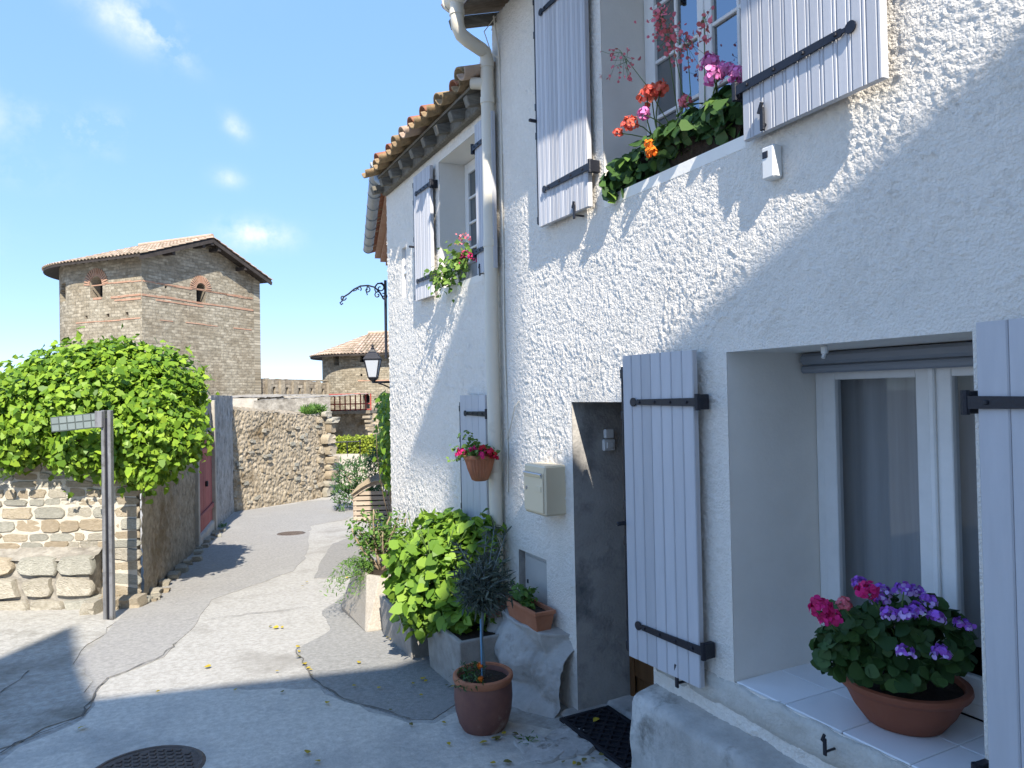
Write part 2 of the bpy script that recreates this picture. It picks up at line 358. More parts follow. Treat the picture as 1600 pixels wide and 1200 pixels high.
def autosmooth(o, a=40):
    me = o.data; me.polygons.foreach_set('use_smooth', [True]*len(me.polygons))
    try: me.set_sharp_from_angle(angle=rad(a))
    except Exception: pass
    return o
def setuv(o, fn):
    me = o.data; uv = me.uv_layers.new(name='uv'); og = np.array(ORG[o.name])
    for p in me.polygons:
        for li in p.loop_indices:
            uv.data[li].uv = fn(np.array(me.vertices[me.loops[li].vertex_index].co)+og, p)
def fb(x, y, z=0., o=3):
    return noise.fractal(Vector((x, y, z)), 1., 2., o)

# ------------------------------------------------------------------ ground
def ground():
    g = sorted(set([round(v, 2) for v in list(np.arange(-14, 26.01, .5))]+[-600, -250, -120, -60, -30, -20, 32, 45, 70, 120, 250, 600]))
    V = []; n = len(g)
    for r in g:
        for f in g:
            p = cs(r, f); V.append((p[0], p[1], gz(p[0], p[1])))
    Fc = [(i*n+j, (i+1)*n+j, (i+1)*n+j+1, i*n+j+1) for i in range(n-1) for j in range(n-1)]
    o = obj('ground', V, Fc, 'concrete', kind='structure', origin=(0, 0, 0))
ground()
def jag(pts, amp=.03, step=.12, seed=1):
    r = random.Random(seed); out = []
    for a, b in zip(pts, pts[1:]+pts[:1]):
        a = np.array(a); b = np.array(b); L = np.linalg.norm(b-a); k = max(1, int(L/step))
        for i in range(k):
            p = a+(b-a)*i/k
            if i: p = p+np.array((r.gauss(0, amp), r.gauss(0, amp), 0))
            out.append(p)
    return out
def sheet(name, pxs, h, m, amp=.03, step=.12, seed=1, kind='structure'):
    P = jag([gp(x, y) for x, y in pxs], amp, step, seed)
    V = [(p[0], p[1], gz(p[0], p[1])+h) for p in P]; n = len(V)
    tri = tessellate_polygon([[Vector((v[0], v[1], 0)) for v in V]])
    Wv = V+[(v[0], v[1], v[2]-.02) for v in V]
    Fc = [tuple(t) for t in tri]
    # face up
    out = []
    for t in Fc:
        a, b, c = [np.array(V[i]) for i in t]
        out.append(t if np.cross(b-a, c-a)[2] > 0 else t[::-1])
    out += [(i, (i+1) % n, n+(i+1) % n, n+i) for i in range(n)]
    return obj(name, Wv, out, m, kind=kind)
sheet('asphalt_lane', [(186, 968), (236, 908), (300, 858), (352, 812), (372, 799), (450, 789), (540, 776), (560, 800), (540, 812), (485, 822), (478, 872), (458, 893), (392, 916), (330, 938), (303, 980), (276, 1004), (256, 1027), (166, 1061), (147, 1087), (118, 1040)], .005, 'asphalt', .012, .2, 3)
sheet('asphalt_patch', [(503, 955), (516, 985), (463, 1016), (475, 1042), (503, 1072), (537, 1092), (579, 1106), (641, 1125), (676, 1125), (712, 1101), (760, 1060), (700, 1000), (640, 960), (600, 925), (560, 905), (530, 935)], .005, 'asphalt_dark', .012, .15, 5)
sheet('asphalt_strip', [(520, 850), (552, 838), (600, 830), (610, 860), (560, 900), (490, 905), (500, 880)], .009, 'asphalt', .012, .2, 6)
sheet('cobbled_verge', [(-80, 965), (0, 955), (150, 962), (182, 972), (150, 1000), (120, 1030), (146, 1090), (126, 1120), (28, 1163), (-80, 1200), (-200, 1100)], .008, 'cobble', .03, .15, 8)
sheet('concrete_apron', [(147, 1094), (300, 1078), (500, 1076), (540, 1098), (640, 1131), (680, 1131), (760, 1100), (800, 1130), (900, 1150), (1000, 1260), (600, 1330), (0, 1330), (-60, 1240), (30, 1168), (130, 1124)], .004, 'concrete_near', .02, .12, 9)
def crack(pxs, w, seed):
    r = random.Random(seed); P = [gp(x, y) for x, y in pxs]; pts = []
    for a, b in zip(P, P[1:]):
        k = max(2, int(np.linalg.norm(b-a)/.08))
        for i in range(k): pts.append(a+(b-a)*i/k+np.array((r.gauss(0, .012), r.gauss(0, .012), 0)))
    pts.append(P[-1]); V = []; Fc = []
    for i, p in enumerate(pts):
        d = pts[min(i+1, len(pts)-1)]-pts[max(i-1, 0)]; nn = np.array((-d[1], d[0], 0)); nn = nn/(np.linalg.norm(nn)+1e-9); ww = w*(.35+r.random())
        for s in (-1, 1):
            q = p+nn*ww*s*.5; V.append((q[0], q[1], gz(q[0], q[1])+.0125))
    for i in range(len(pts)-1): Fc.append((2*i, 2*i+1, 2*i+3, 2*i+2))
    obj('road_crack', V, Fc, 'crack', kind='structure')
crack([(166, 1062), (147, 1088), (128, 1121), (60, 1150), (28, 1163), (0, 1180)], .012, 1)
crack([(475, 950), (430, 956), (390, 960), (330, 968)], .012, 2)
crack([(463, 1017), (475, 1042), (503, 1073), (537, 1092), (579, 1106), (641, 1125)], .010, 3)
crack([(0, 1085), (20, 1070), (45, 1050)], .012, 4)
crack([(276, 1004), (256, 1026), (166, 1062)], .010, 6)
crack([(870, 1185), (850, 1160), (800, 1150)], .010, 7)

def manhole(px, py, r, label):
    c = gp(px, py); b = B()
    t = thing('manhole_cover', label, 'manhole cover', (c[0], c[1], gz(c[0], c[1])), 'iron covers set in the lane')
    nrm = Vector((.05*fh[0], .05*fh[1], 1)).normalized(); q = nrm.to_track_quat('Z', 'Y').to_matrix()
    def ring(r0, r1, h0, h1, n=40):
        V = []
        for k in range(n):
            a = 2*math.pi*k/n
            for (rr, hh) in ((r0, h0), (r1, h1)): V.append(np.array(c)+np.array(q @ Vector((rr*math.cos(a), rr*math.sin(a), hh))))
        return V, [(2*k, 2*k+1, 2*((k+1) % n)+1, 2*((k+1) % n)) for k in range(n)]
    for a in ((r*1.08, r*1.02, .004, .014), (r*1.02, r*.97, .014, .014), (r*.97, r*.95, .014, .006), (r*.95, .001, .007, .009)): b.add(*ring(*a))
    b.build('rim_and_plate', 'cast_iron', t)
    b = B(); k = int(r/.05)
    for i in range(-k, k+1):
        for j in range(-k, k+1):
            x, y = i*.05+.025*(j % 2), j*.045
            if math.hypot(x, y) < r*.9:
                p = np.array(c)+np.array(q @ Vector((x, y, .011))); b.box(p, (.03, .026, .008), [np.array(q @ Vector(e)) for e in ((1, 0, 0), (0, 1, 0), (0, 0, 1))], bev=.003)
    o = b.build('raised_studs', 'cast_iron', t, kind='stuff')
manhole(228, 1204, .285, 'large rusty iron manhole cover in the shaded concrete')
manhole(455, 834, .24, 'small rusty iron manhole cover in the sunlit asphalt lane')

# ------------------------------------------------------------------ house walls
def wall_grid(y0, y1, z0, z1, holes, step, amp, X=XW, seed=0., fine=(None, None)):
    """displaced roughcast sheet in the plane x = X with rectangular holes (ya,yb,za,zb,smooth band)"""
    def axis(a, b, cuts, st):
        pts = sorted(set([a, b]+[c for c in cuts if a < c < b])); out = []
        for p, q in zip(pts, pts[1:]):
            k = max(1, int(round((q-p)/st))); out += [p+(q-p)*i/k for i in range(k)]
        return out+[b]
    fy0 = fine[0] if fine[0] is not None else y0
    ys = ([] if fy0 <= y0 else axis(y0, fy0, [], .12)[:-1])+axis(max(y0, fy0), y1, [h[0] for h in holes]+[h[1] for h in holes], step)
    zs = axis(z0, z1, [h[2] for h in holes]+[h[3] for h in holes], step)
    V = []; nz_ = len(zs)
    for y in ys:
        for z in zs:
            m = 1.
            for h in holes:
                dx = max(h[0]-y, 0, y-h[1]); dz = max(h[2]-z, 0, z-h[3]); d = math.hypot(dx, dz)
                m = min(m, max(0., (d-h[4])/.05)); 
                if m <= 0: m = 0.
            q = 0.
            if m > 0:
                # trowel drags: ridges leaning with the stroke
                wv = fb(y*1.7, z*1.7, seed+5)*.35
                c, s = math.cos(1.08+wv), math.sin(1.08+wv)
                u = y*c+z*s; v = -y*s+z*c
                n1 = noise.noise(Vector((u*9, v*38, seed)))
                n2 = noise.noise(Vector((u*26, v*60, seed+9)))
                n3 = noise.noise(Vector((y*60, z*60, seed+3)))
                patch = .55+.6*noise.noise(Vector((y*1.3, z*1.3, seed+20)))
                q = max(0., n1)*1.0+max(0., n2)*.75+.42*n3
                q *= max(.75, min(1.15, patch+.4))
            big = .007*noise.noise(Vector((y*.6, z*.6, seed)))
            V.append((X-(q*amp*m+.002)-big*m, y, z))
    Fc = []
    for i in range(len(ys)-1):
        yc = (ys[i]+ys[i+1])/2
        for j in range(nz_-1):
            zc = (zs[j]+zs[j+1])/2
            if any(h[0] < yc < h[1] and h[2] < zc < h[3] for h in holes): continue
            a = i*nz_+j; Fc.append((a, a+1, a+nz_+1, a+nz_))
    return V, Fc
def niche(b, y0, y1, z0, z1, depth, X=XW, top=True, bottom=True, sp=0., sp0=None):
    """reveal faces of an opening going back from the wall; sp = splay"""
    a = [(X, y0, z0), (X, y1, z0), (X, y1, z1), (X, y0, z1)]
    sp0 = sp if sp0 is None else sp0; c = [(X+depth, y0+sp0, z0), (X+depth, y1-sp, z0), (X+depth, y1-sp, z1), (X+depth, y0+sp0, z1)]
    fs = [(1, 2, 6, 5), (3, 0, 4, 7)]
    if top: fs.append((2, 3, 7, 6))
    if bottom: fs.append((0, 1, 5, 4))
    b.add(a+c, fs)
LW = (1.412, 2.548, .466, 2.03); UW = (2.39, 3.53, 3.02, 4.62); DR = (3.16, 3.955, -.32, 1.792); NI = (4.33, 4.75, .27, .69)
H1 = thing('house', 'white roughcast house with pale grey shutters and flowers in both windows', 'house', (XW, 2.5, -.2))
H1Y1 = 5.03
V, Fc = wall_grid(-3.3, H1Y1, -.5, 4.82, [LW+(.035,), UW+(.02,), DR+(.0,), NI+(.0,)], .0098, .0095, seed=2., fine=(.9, None))
obj('wall', V, Fc, 'stucco', H1, smooth=True)
b = B()
b.box((XW+2.5, .9, 2.2), (4.4, 8.2, 5.2)); hb = B()
# rest of the house body behind the skin: side and back walls
hb.add([(XW, H1Y1, -.5), (XW+6, H1Y1, -.5), (XW+6, H1Y1, 6.2), (XW+3, H1Y1, 6.2), (XW, H1Y1, 4.82)], [(0, 4, 3, 2, 1)])
hb.add([(XW, -3.3, -.5), (XW+6, -3.3, -.5), (XW+6, -3.3, 6.2), (XW+3, -3.3, 6.2), (XW, -3.3, 4.82)], [(0, 1, 2, 3, 4)])
hb.add([(XW+6, -3.3, -.5), (XW+6, H1Y1, -.5), (XW+6, H1Y1, 6.2), (XW+6, -3.3, 6.2)], [(0, 1, 2, 3)])
hb.build('side_wall', 'smooth_plaster', H1)
def window_recess(nm, rect, depth, parent, m='smooth_plaster', sp=0.03, bottom=False):
    b = B(); niche(b, *rect, depth, bottom=bottom, sp=sp); return b.build(nm, m, parent)
b = B(); niche(b, *LW, .60, bottom=False, sp=.02, sp0=-.12); b.build('window_reveal', 'smooth_plaster', H1)
window_recess('window_reveal', UW, .36, H1)
window_recess('door_reveal', DR, .50, H1, 'reveal_cement', sp=.0)
window_recess('cabinet_reveal', NI, .10, H1, 'reveal_cement', sp=0, bottom=True)
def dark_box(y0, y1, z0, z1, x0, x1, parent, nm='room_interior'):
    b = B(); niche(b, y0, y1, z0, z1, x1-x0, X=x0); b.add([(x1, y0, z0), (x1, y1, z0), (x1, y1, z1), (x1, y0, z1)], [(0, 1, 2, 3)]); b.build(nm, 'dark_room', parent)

# lower window: frame, sashes, glass, curtain, blind box
def bar(b, X, y0, y1, z0, z1, th=.05, bev=.004): b.box((X+th/2, (y0+y1)/2, (z0+z1)/2), (th, y1-y0, z1-z0), bev=bev)
fx = XW+.57
win = B(); y0, y1, z0, z1 = 1.30, LW[1]-.022, LW[2]+.01, LW[3]
bar(win, fx, y1-.05, y1, z0, z1, .06); bar(win, fx, y0, y0+.05, z0, z1, .06); bar(win, fx+.002, y0+.05, y1-.05, z0, z0+.06, .058); bar(win, fx+.002, y0+.05, y1-.05, z1-.06, z1, .058)
wob = win.build('window', 'white_wood', H1)
ym = 1.905
for (a, c) in ((ym+.004, y1-.052), (y0+.052, ym-.004)):
    s = B(); X = fx-.015; w = .075
    bar(s, X, a, a+w, z0+.062, z1-.062, .05); bar(s, X, c-w, c, z0+.062, z1-.062, .05); bar(s, X+.002, a+w, c-w, z0+.062, z0+.17, .046); bar(s, X+.002, a+w, c-w, z1-.14, z1-.062, .046)
    s.build('sash', 'white_wood', wob)
    obj('pane', [(X+.025, a+w, z0+.15), (X+.025, c-w, z0+.15), (X+.025, c-w, z1-.12), (X+.025, a+w, z1-.12)], [(0, 1, 2, 3)], 'glass', wob)
g = B(); bar(g, fx-.032, ym-.014, ym+.014, z0+.06, z1-.06, .02, .006); g.build('meeting_strip', 'white_wood', wob)
V = []; Fc = []; k = 90
for i in range(k+1):
    y = y0+.03+(y1-y0-.06)*i/k; w = .012*math.sin(i*.55)+.008*math.sin(i*.23+1)
    V += [(fx+.13+w, y, z0+.25), (fx+.13+w*.7, y, z1-.05)]
for i in range(k): Fc.append((2*i, 2*i+2, 2*i+3, 2*i+1))
obj('curtain', V, Fc, 'curtain', wob, smooth=True)
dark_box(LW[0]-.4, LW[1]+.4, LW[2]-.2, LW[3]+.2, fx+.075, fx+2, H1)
bl = B(); bl.box((XW+.50, (LW[0]+LW[1])/2-.04, LW[3]-.035), (.10, LW[1]-LW[0]+.03, .055), bev=.015); bl.tube([(XW+.49, LW[0]-.07, LW[3]-.085), (XW+.49, LW[1]-.025, LW[3]-.085)], .022, 10)
bl.build('roller_blind', 'blind', H1)
b = B(); b.box((XW+.07, 2.055, LW[3]-.02), (.02, .03, .035), bev=.005); b.tube([(XW+.07, 2.055, LW[3]-.035), (XW+.06, 2.055, LW[3]-.055)], .008, 8); b.build('hook', 'white_plastic', H1)
# sill: bedding, tiles, rough front strip
b = B(); b.box((XW+.30, (LW[0]+LW[1])/2-.05, .434), (.58, LW[1]-LW[0]+.09, .05)); so = b.build('window_sill', 'mortar', H1)
ty = LW[1]-.004; tw = .288; tme = {}
for j in range(5):
    for i, (xa, xb) in enumerate(((XW+.006, XW+.292), (XW+.296, XW+.57))):
        ya, yb = ty-(j+1)*tw+.002, ty-j*tw-.002
        key = (i,)
        if key not in tme:
            q = B(); q.box((0, 0, 0), (xb-xa, yb-ya, .012), bev=.0025); tme[key] = mesh('sill_tile', q.v, q.f, 'sill_tile')
        inst('sill_tile', tme[key], Matrix.Translation(((xa+xb)/2, (ya+yb)/2, .465+random.uniform(0, .0012))), so)
def rough_strip(nm, y0, y1, prof, m, parent, st=.03, amp=.006, seed=0., hfreq=9., endcap=True):
    """a swept strip along Y: prof = list of (x,z), jittered by noise"""
    k = int((y1-y0)/st); V = []; Fc = []; n = len(prof)
    pr = []
    for (a, c) in zip(prof, prof[1:]):
        kk = max(1, int(math.hypot(c[0]-a[0], c[1]-a[1])/st)); pr += [(a[0]+(c[0]-a[0])*i/kk, a[1]+(c[1]-a[1])*i/kk) for i in range(kk)]
    pr.append(prof[-1]); n = len(pr)
    for i in range(k+1):
        y = y0+(y1-y0)*i/k
        for j, (x, z) in enumerate(pr):
            e = amp*(fb(y*hfreq, z*hfreq, x*hfreq+seed)+.8*fb(y*2.5, z*2.5, x*2.5+seed+4)); f_ = amp*fb(y*hfreq, z*hfreq+7, x*hfreq+seed)
            V.append((x-e, y+(f_ if 0 < i < k else 0), z+f_))
    for i in range(k):
        for j in range(n-1): a = i*n+j; Fc.append((a, a+n, a+n+1, a+1))
    if endcap: Fc.append(tuple(range(k*n, k*n+n))); Fc.append(tuple(range(n))[::-1])
    return obj(nm, V, Fc, m, parent, smooth=True)
rough_strip('sill_front', .2, 3.12, [(XW+.02, .464), (XW-.012, .462), (XW-.024, .445), (XW-.026, .38), (XW-.012, .33), (XW+.03, .29)], 'sill_rough', H1, .02, .011, 1.)
pl = rough_strip('plinth', -1.5, 3.135, [(XW+.05, .275), (XW-.02, .255), (XW-.145, .235), (XW-.168, .222), (XW-.176, .195), (XW-.178, .10), (XW-.18, -.1), (XW-.19, -.5)], 'plinth', H1, .03, .012, 6., 6.)
autosmooth(pl, 60)
# shutter dog on the sill front
def catch(p, parent, s=1.):
    b = B(); p = np.array(p); b.tube([p, p+np.array((-.07, 0, 0))*s], .007*s, 6); b.box(p+np.array((-.075, .005, .025))*s, (.012*s, .025*s, .10*s), bev=.004*s); b.box(p+np.array((-.078, .012, .075))*s, (.012*s, .018*s, .05*s), ((1, 0, 0), (0, .9, .4), (0, -.4, .9)), bev=.003*s)
    b.build('shutter_catch', 'iron', parent)
catch((XW-.03, 1.975, .41), H1, .7)

# ---- shutters
def plank_mesh(w, h, t, groove=.004, bead=False):
    x0, x1 = .0006, w-.0006; g = groove
    prof = [(x0, 0), (x1, 0), (x1, t-g), (x1-g, t), (x0+g, t), (x0, t-g)]
    if bead: prof = [(x0, 0), (x1, 0), (x1, t-g), (x1-g, t), (x0+.016+g, t), (x0+.016, t-g*1.2), (x0+.012, t), (x0+g, t), (x0, t-g)]
    q = B(); q.prism([(p[0], p[1], 0) for p in prof], (0, 0, h)); return mesh('plank', q.v, q.f, 'shutter_paint')
def shutter(parent, hp, u, w, h, n, label, t=.032, straps=(.16, .86), sl=.8, bead=False, flip=1, rod=True, catchs=True, curl=False):
    """hp hinge bottom (world), u unit dir hinge->free edge, faces street; planks, iron straps, rod"""
    u = Vector(tuple(u)).normalized(); zv = Vector((0, 0, 1)); nn = u.cross(zv)
    if nn.x > 0: nn = -nn
    hp = Vector(tuple(hp))
    # handed frame for planks
    u2 = u if u.cross(nn).dot(zv) > 0 else -u
    so_ = B(); so_.box(hp+u*(w/2)+nn*.006+zv*h/2, (w-.01, .012, h-.02), (u, nn, zv)); so = so_.build('shutter', 'shutter_paint', parent, label=label)
    pw = w/n; me = plank_mesh(pw, h, t, .0045, bead)
    for i in range(n):
        base = hp+u*(pw*i) if u2 is u or u2 == u else hp+u*(pw*(i+1))
        mw = Matrix(((u2.x, nn.x, zv.x, base.x), (u2.y, nn.y, zv.y, base.y), (u2.z, nn.z, zv.z, base.z), (0, 0, 0, 1)))
        mw = mw @ Matrix.Translation((0, random.uniform(-.0012, .0012), 0)); inst('plank', me, mw, so)
    for s in straps:
        b = B(); z = h*s; c = hp+nn*(t+.0065)+zv*z; L = w*sl; hh = .042
        P = [(-.03, -hh/2), (L*.96, -hh*.36), (L*.97, -hh*.2), (L, -hh*.2), (L, hh*.2), (L*.97, hh*.2), (L*.96, hh*.36), (-.03, hh/2)]
        b.prism([c+u*x+zv*y for x, y in P], nn*.007)
        disc = [c+u*(L+.02+.024*math.cos(a))+zv*(.024*math.sin(a)) for a in [i*math.pi/6 for i in range(12)]]
        b.prism(disc, nn*.007)
        for x in (.08, .36, .64, .92): b.box(c+u*(L*x)+nn*.01, (.014, .008, .014), (u, nn, zv), bev=.003)
        b.tube([c-u*.035-zv*.04, c-u*.035+zv*.04], .014, 8); b.box(c-u*.035-nn*.03, (.03, .07, .075), (u, nn, zv), bev=.003)
        b.build('hinge_strap', 'iron', so)
    if rod:
        b = B(); c = hp+u*(w+.010)+nn*.020; b.tube([c+zv*.02, c+zv*(h-.06)], .011, 6)
        for s in (.03, .38, .5, .8, .94): b.box(c+zv*h*s, (.028, .024, .05), (u, nn, zv), bev=.003)
        b.box(c+zv*h*.44+nn*.035, (.02, .06, .02), (u, nn, zv), bev=.004)
        b.build('locking_rod', 'iron', so)
    return so
def sdir(deg, sgn=1):      # swung out of the wall plane by deg
    return (-math.sin(rad(deg)), sgn*math.cos(rad(deg)), 0)
shutter(H1, (XW-.05, 2.70, .40), sdir(4), .53, 1.65, 7, 'tall pale grey plank shutter folded back over the doorway', straps=(.115, .845), sl=.78)
shutter(H1, (XW-.055, 1.352, .40), sdir(4, -1), .60, 1.65, 6, 'pale grey plank shutter beside the lower window, partly out of view', straps=(.115, .845), sl=.78, rod=False)
shutter(H1, (XW-.035, 2.345, 2.965), sdir(2, -1), .70, 1.68, 11, 'grooved pale grey shutter swung out right of the upper window', bead=True, straps=(.14, .86), sl=.8, rod=False)
shutter(H1, (XW-.035, 3.61, 2.985), sdir(1), .60, 1.66, 11, 'grooved pale grey shutter left of the upper window', bead=True, straps=(.14, .86), sl=.8)
catch((XW-.01, 2.86, .37), H1, 1.); catch((XW-.01, 2.21, 2.99), H1, 1.); catch((XW-.01, 3.75, 2.96), H1, .9)
# ---- upper window casement
def casement(parent, rect, depth, cols, rows, X=XW, leafs=2):
    y0, y1, z0, z1 = rect; fx = X+depth; b = B()
    bar(b, fx, y1-.05, y1, z0, z1, .055); bar(b, fx, y0, y0+.05, z0, z1, .055); bar(b, fx+.002, y0+.05, y1-.05, z1-.05, z1, .05); bar(b, fx+.002, y0+.05, y1-.05, z0, z0+.06, .05)
    w = b.build('window', 'white_wood', parent); wd = (y1-y0-.104)/leafs
    for l in range(leafs):
        a = y0+.052+l*wd+.002; c = a+wd-.004; s = B(); X2 = fx-.012; k = .055
        bar(s, X2, a, a+k, z0+.06, z1-.05, .042); bar(s, X2, c-k, c, z0+.06, z1-.05, .042); bar(s, X2+.002, a+k, c-k, z0+.06, z0+.14, .038); bar(s, X2+.002, a+k, c-k, z1-.11, z1-.05, .038)
        for r in range(1, rows): zz = z0+.14+(z1-z0-.25)*r/rows; bar(s, X2+.004, a+k, c-k, zz-.011, zz+.011, .03)
        for r in range(1, cols): yy = a+k+(c-a-2*k)*r/cols; bar(s, X2+.006, yy-.011, yy+.011, z0+.14, z1-.11, .026)
        s.build('sash', 'white_wood', w)
        me = None
        for r in range(rows):
            for q in range(cols):
                ya, yb = a+k+(c-a-2*k)*q/cols, a+k+(c-a-2*k)*(q+1)/cols; za, zb = z0+.14+(z1-z0-.25)*r/rows, z0+.14+(z1-z0-.25)*(r+1)/rows
                if me is None: me = mesh('pane', [(0, -(yb-ya)/2, -(zb-za)/2), (0, (yb-ya)/2, -(zb-za)/2), (0, (yb-ya)/2, (zb-za)/2), (0, -(yb-ya)/2, (zb-za)/2)], [(0, 1, 2, 3)], 'glass')
                inst('pane', me, Matrix.Translation((X2+.022, (ya+yb)/2, (za+zb)/2)), w)
    return w
casement(H1, (UW[0]+.03, UW[1]-.03, UW[2]+.005, UW[3]-.005), .30, 2, 4)
V = []; Fc = []; k = 50
for i in range(k+1):
    y = UW[0]+.05+(UW[1]-UW[0]-.1)*i/k; w = .01*math.sin(i*.9)
    V += [(XW+.47+w, y, UW[2]+.02), (XW+.47+w, y, UW[3]-.02)]
for i in range(k): Fc.append((2*i, 2*i+2, 2*i+3, 2*i+1))
obj('curtain', V, Fc, 'curtain', H1, smooth=True)
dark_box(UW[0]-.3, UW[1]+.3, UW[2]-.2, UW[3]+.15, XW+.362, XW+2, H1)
b = B(); b.box((XW+.18, (UW[0]+UW[1])/2, UW[2]-.03), (.37, UW[1]-UW[0]-.004, .06)); b.build('window_sill', 'smooth_plaster', H1)
# ---- door
b = B(); X = XW+.45
for i in range(4): b.box((X+.02, DR[0]+.1+.2*i-.02, .72), (.04, .19, 2.1), bev=.006)
b.box((X-.008, (DR[0]+DR[1])/2, .02), (.03, .78, .16), bev=.008); b.box((X-.008, (DR[0]+DR[1])/2, .45), (.03, .78, .10), bev=.008); b.box((X-.008, (DR[0]+DR[1])/2, 1.0), (.03, .78, .12), bev=.008)
dob = b.build('door', 'brown_door', H1)
b = B(); b.tube([(X-.02, DR[1]-.1, .85), (X-.07, DR[1]-.1, .85), (X-.07, DR[1]-.2, .85)], .01, 8); b.box((X-.02, DR[1]-.1, .83), (.01, .04, .2), bev=.004); b.build('handle', 'iron', dob)
b = B(); b.tube([(X-.03, DR[1]-.025, -.2), (X-.03, DR[1]-.025, DR[3])], .02, 6); b.tube([(X-.03, DR[0]+.025, -.2), (X-.03, DR[0]+.025, DR[3])], .02, 6); b.build('door_frame', 'brown_door', H1)
rough_strip('threshold', DR[0]+.005, DR[1]-.005, [(XW+.52, -.185), (XW+.24, -.19), (XW+.215, -.21), (XW+.20, -.36)], 'plinth', H1, .03, .005, 3.)
rough_strip('doorstep', DR[0]-.02, DR[1]+.06, [(XW+.205, -.205), (XW-.06, -.21), (XW-.10, -.225), (XW-.13, -.35)], 'plinth', H1, .03, .004, 9.)
b = B(); b.box((XW+.27, DR[1]-.018, 1.50), (.09, .03, .075), bev=.006); b.box((XW+.27, DR[1]-.022, 1.575), (.07, .03, .06), bev=.006); b.box((XW+.27, DR[1]-.036, 1.50), (.05, .008, .04), bev=.002); tag(b.build('door_bell', 'white_plastic'), 'small pale doorbell box inside the dark doorway reveal', 'doorbell')
# ---- meter cabinet door
b = B(); b.box((XW+.055, (NI[0]+NI[1])/2, (NI[2]+NI[3])/2), (.02, NI[1]-NI[0]-.02, NI[3]-NI[2]-.02), bev=.004)
b.box((XW+.043, (NI[0]+NI[1])/2-.01, (NI[2]+NI[3])/2-.01), (.014, NI[1]-NI[0]-.07, NI[3]-NI[2]-.06), bev=.004); cb = b.build('cabinet_door', 'niche_door', H1)
b = B(); b.box((XW+.034, NI[1]-.07, .46), (.01, .015, .03), bev=.003); b.build('lock', 'iron', cb)
# ---- tiles
def tile_mesh(nm, m, L=.46, r0=.085, r1=.07, th=.013, up=True, n=8):
    V = []; Fc = []
    for (x, r) in ((0, r0), (L, r1)):
        for rr in (r, r-th):
            for i in range(n+1):
                a = math.pi*(.04+.92*i/n); V.append((x, rr*math.cos(a), rr*math.sin(a)*(1 if up else -1)))
    k = n+1
    for i in range(n):
        Fc += [(i, i+1, 2*k+i+1, 2*k+i), (k+i+1, k+i, 3*k+i, 3*k+i+1), (i+1, i, k+i, k+i+1), (2*k+i, 2*k+i+1, 3*k+i+1, 3*k+i)]
    Fc += [(0, 2*k, 3*k, k), (n, k+n, 3*k+n, 2*k+n)]
    return mesh(nm, V, Fc, m, True)
TU = [tile_mesh('roof_tile', m) for m in ('tile_a', 'tile_b', 'tile_c')]; TD = [tile_mesh('roof_tile', m, up=False) for m in ('tile_a', 'tile_b', 'tile_c')]
def eave_roof(parent, y0, y1, xe, ze, pitch, rows, sp, weights=(.4, .4, .2), X1=6., jit=.035):
    """canal-tile roof rising in +X from the eave line (xe, ze); first rows are single tiles"""
    c, s = math.cos(pitch), math.sin(pitch); n = int((y1-y0)/sp)
    rb = B(); o = np.array((xe+.10, 0, ze-.055)); 
    rb.add([(xe+.08, y0, ze-.05+.08*s), (xe+.08, y1, ze-.05+.08*s), (xe+X1*c, y1, ze-.05+X1*s), (xe+X1*c, y0, ze-.05+X1*s), (xe+.08, y0, ze-.075+.08*s), (xe+.08, y1, ze-.075+.08*s), (xe+X1*c, y1, ze-.075+X1*s), (xe+X1*c, y0, ze-.075+X1*s)],
           [(0, 3, 2, 1), (4, 5, 6, 7), (0, 1, 5, 4), (1, 2, 6, 5), (2, 3, 7, 6), (3, 0, 4, 7)])
    roof = rb.build('roof', 'old_timber', parent)
    extra = B()
    for i in range(n+1):
        y = y0+sp*(i+.5) if i < n else None
        for r in range(rows):
            jx = random.uniform(-jit, jit) if r == 0 else random.uniform(-.01, .01); d = r*.36+jx
            for kind in ('pan', 'cover'):
                yy = (y0+sp*i) if kind == 'pan' else y
                if yy is None: continue
                yy += random.uniform(-.008, .008)
                me = random.choices(TD if kind == 'pan' else TU, weights)[0]
                h = .03+.012 if kind == 'pan' else .035
                mw = Matrix.Translation((xe+d*c-(.05 if kind == 'pan' else 0), yy, ze+d*s+h-.01)) @ Matrix.Rotation(-pitch-random.uniform(0, .03), 4, 'Y') @ Matrix.Rotation(random.uniform(-.03, .03), 4, 'Z')
                if r < 2: inst('roof_tile', me, mw, roof)
                else: extra.add([tuple(mw @ v.co) for v in me.vertices], [tuple(p.vertices) for p in me.polygons], (TD if kind == 'pan' else TU).index(me))
    if extra.v:
        eo = extra.build('roof_tiles_above', ['tile_a', 'tile_b', 'tile_c'], roof, smooth=True, kind='stuff'); 
    return roof
PT = rad(18)
eave_roof(H1, -3.4, 5.12, XW-.35, 4.885, PT, 2, .235)
for i in range(18):
    b = B(); y = 4.98-.46*i; b.box((XW-.02, y, 4.80), (.74, .07, .075), ((math.cos(PT), 0, math.sin(PT)), (0, 1, 0), (-math.sin(PT), 0, math.cos(PT))), bev=.006); b.build('rafter_end', 'old_timber', H1)
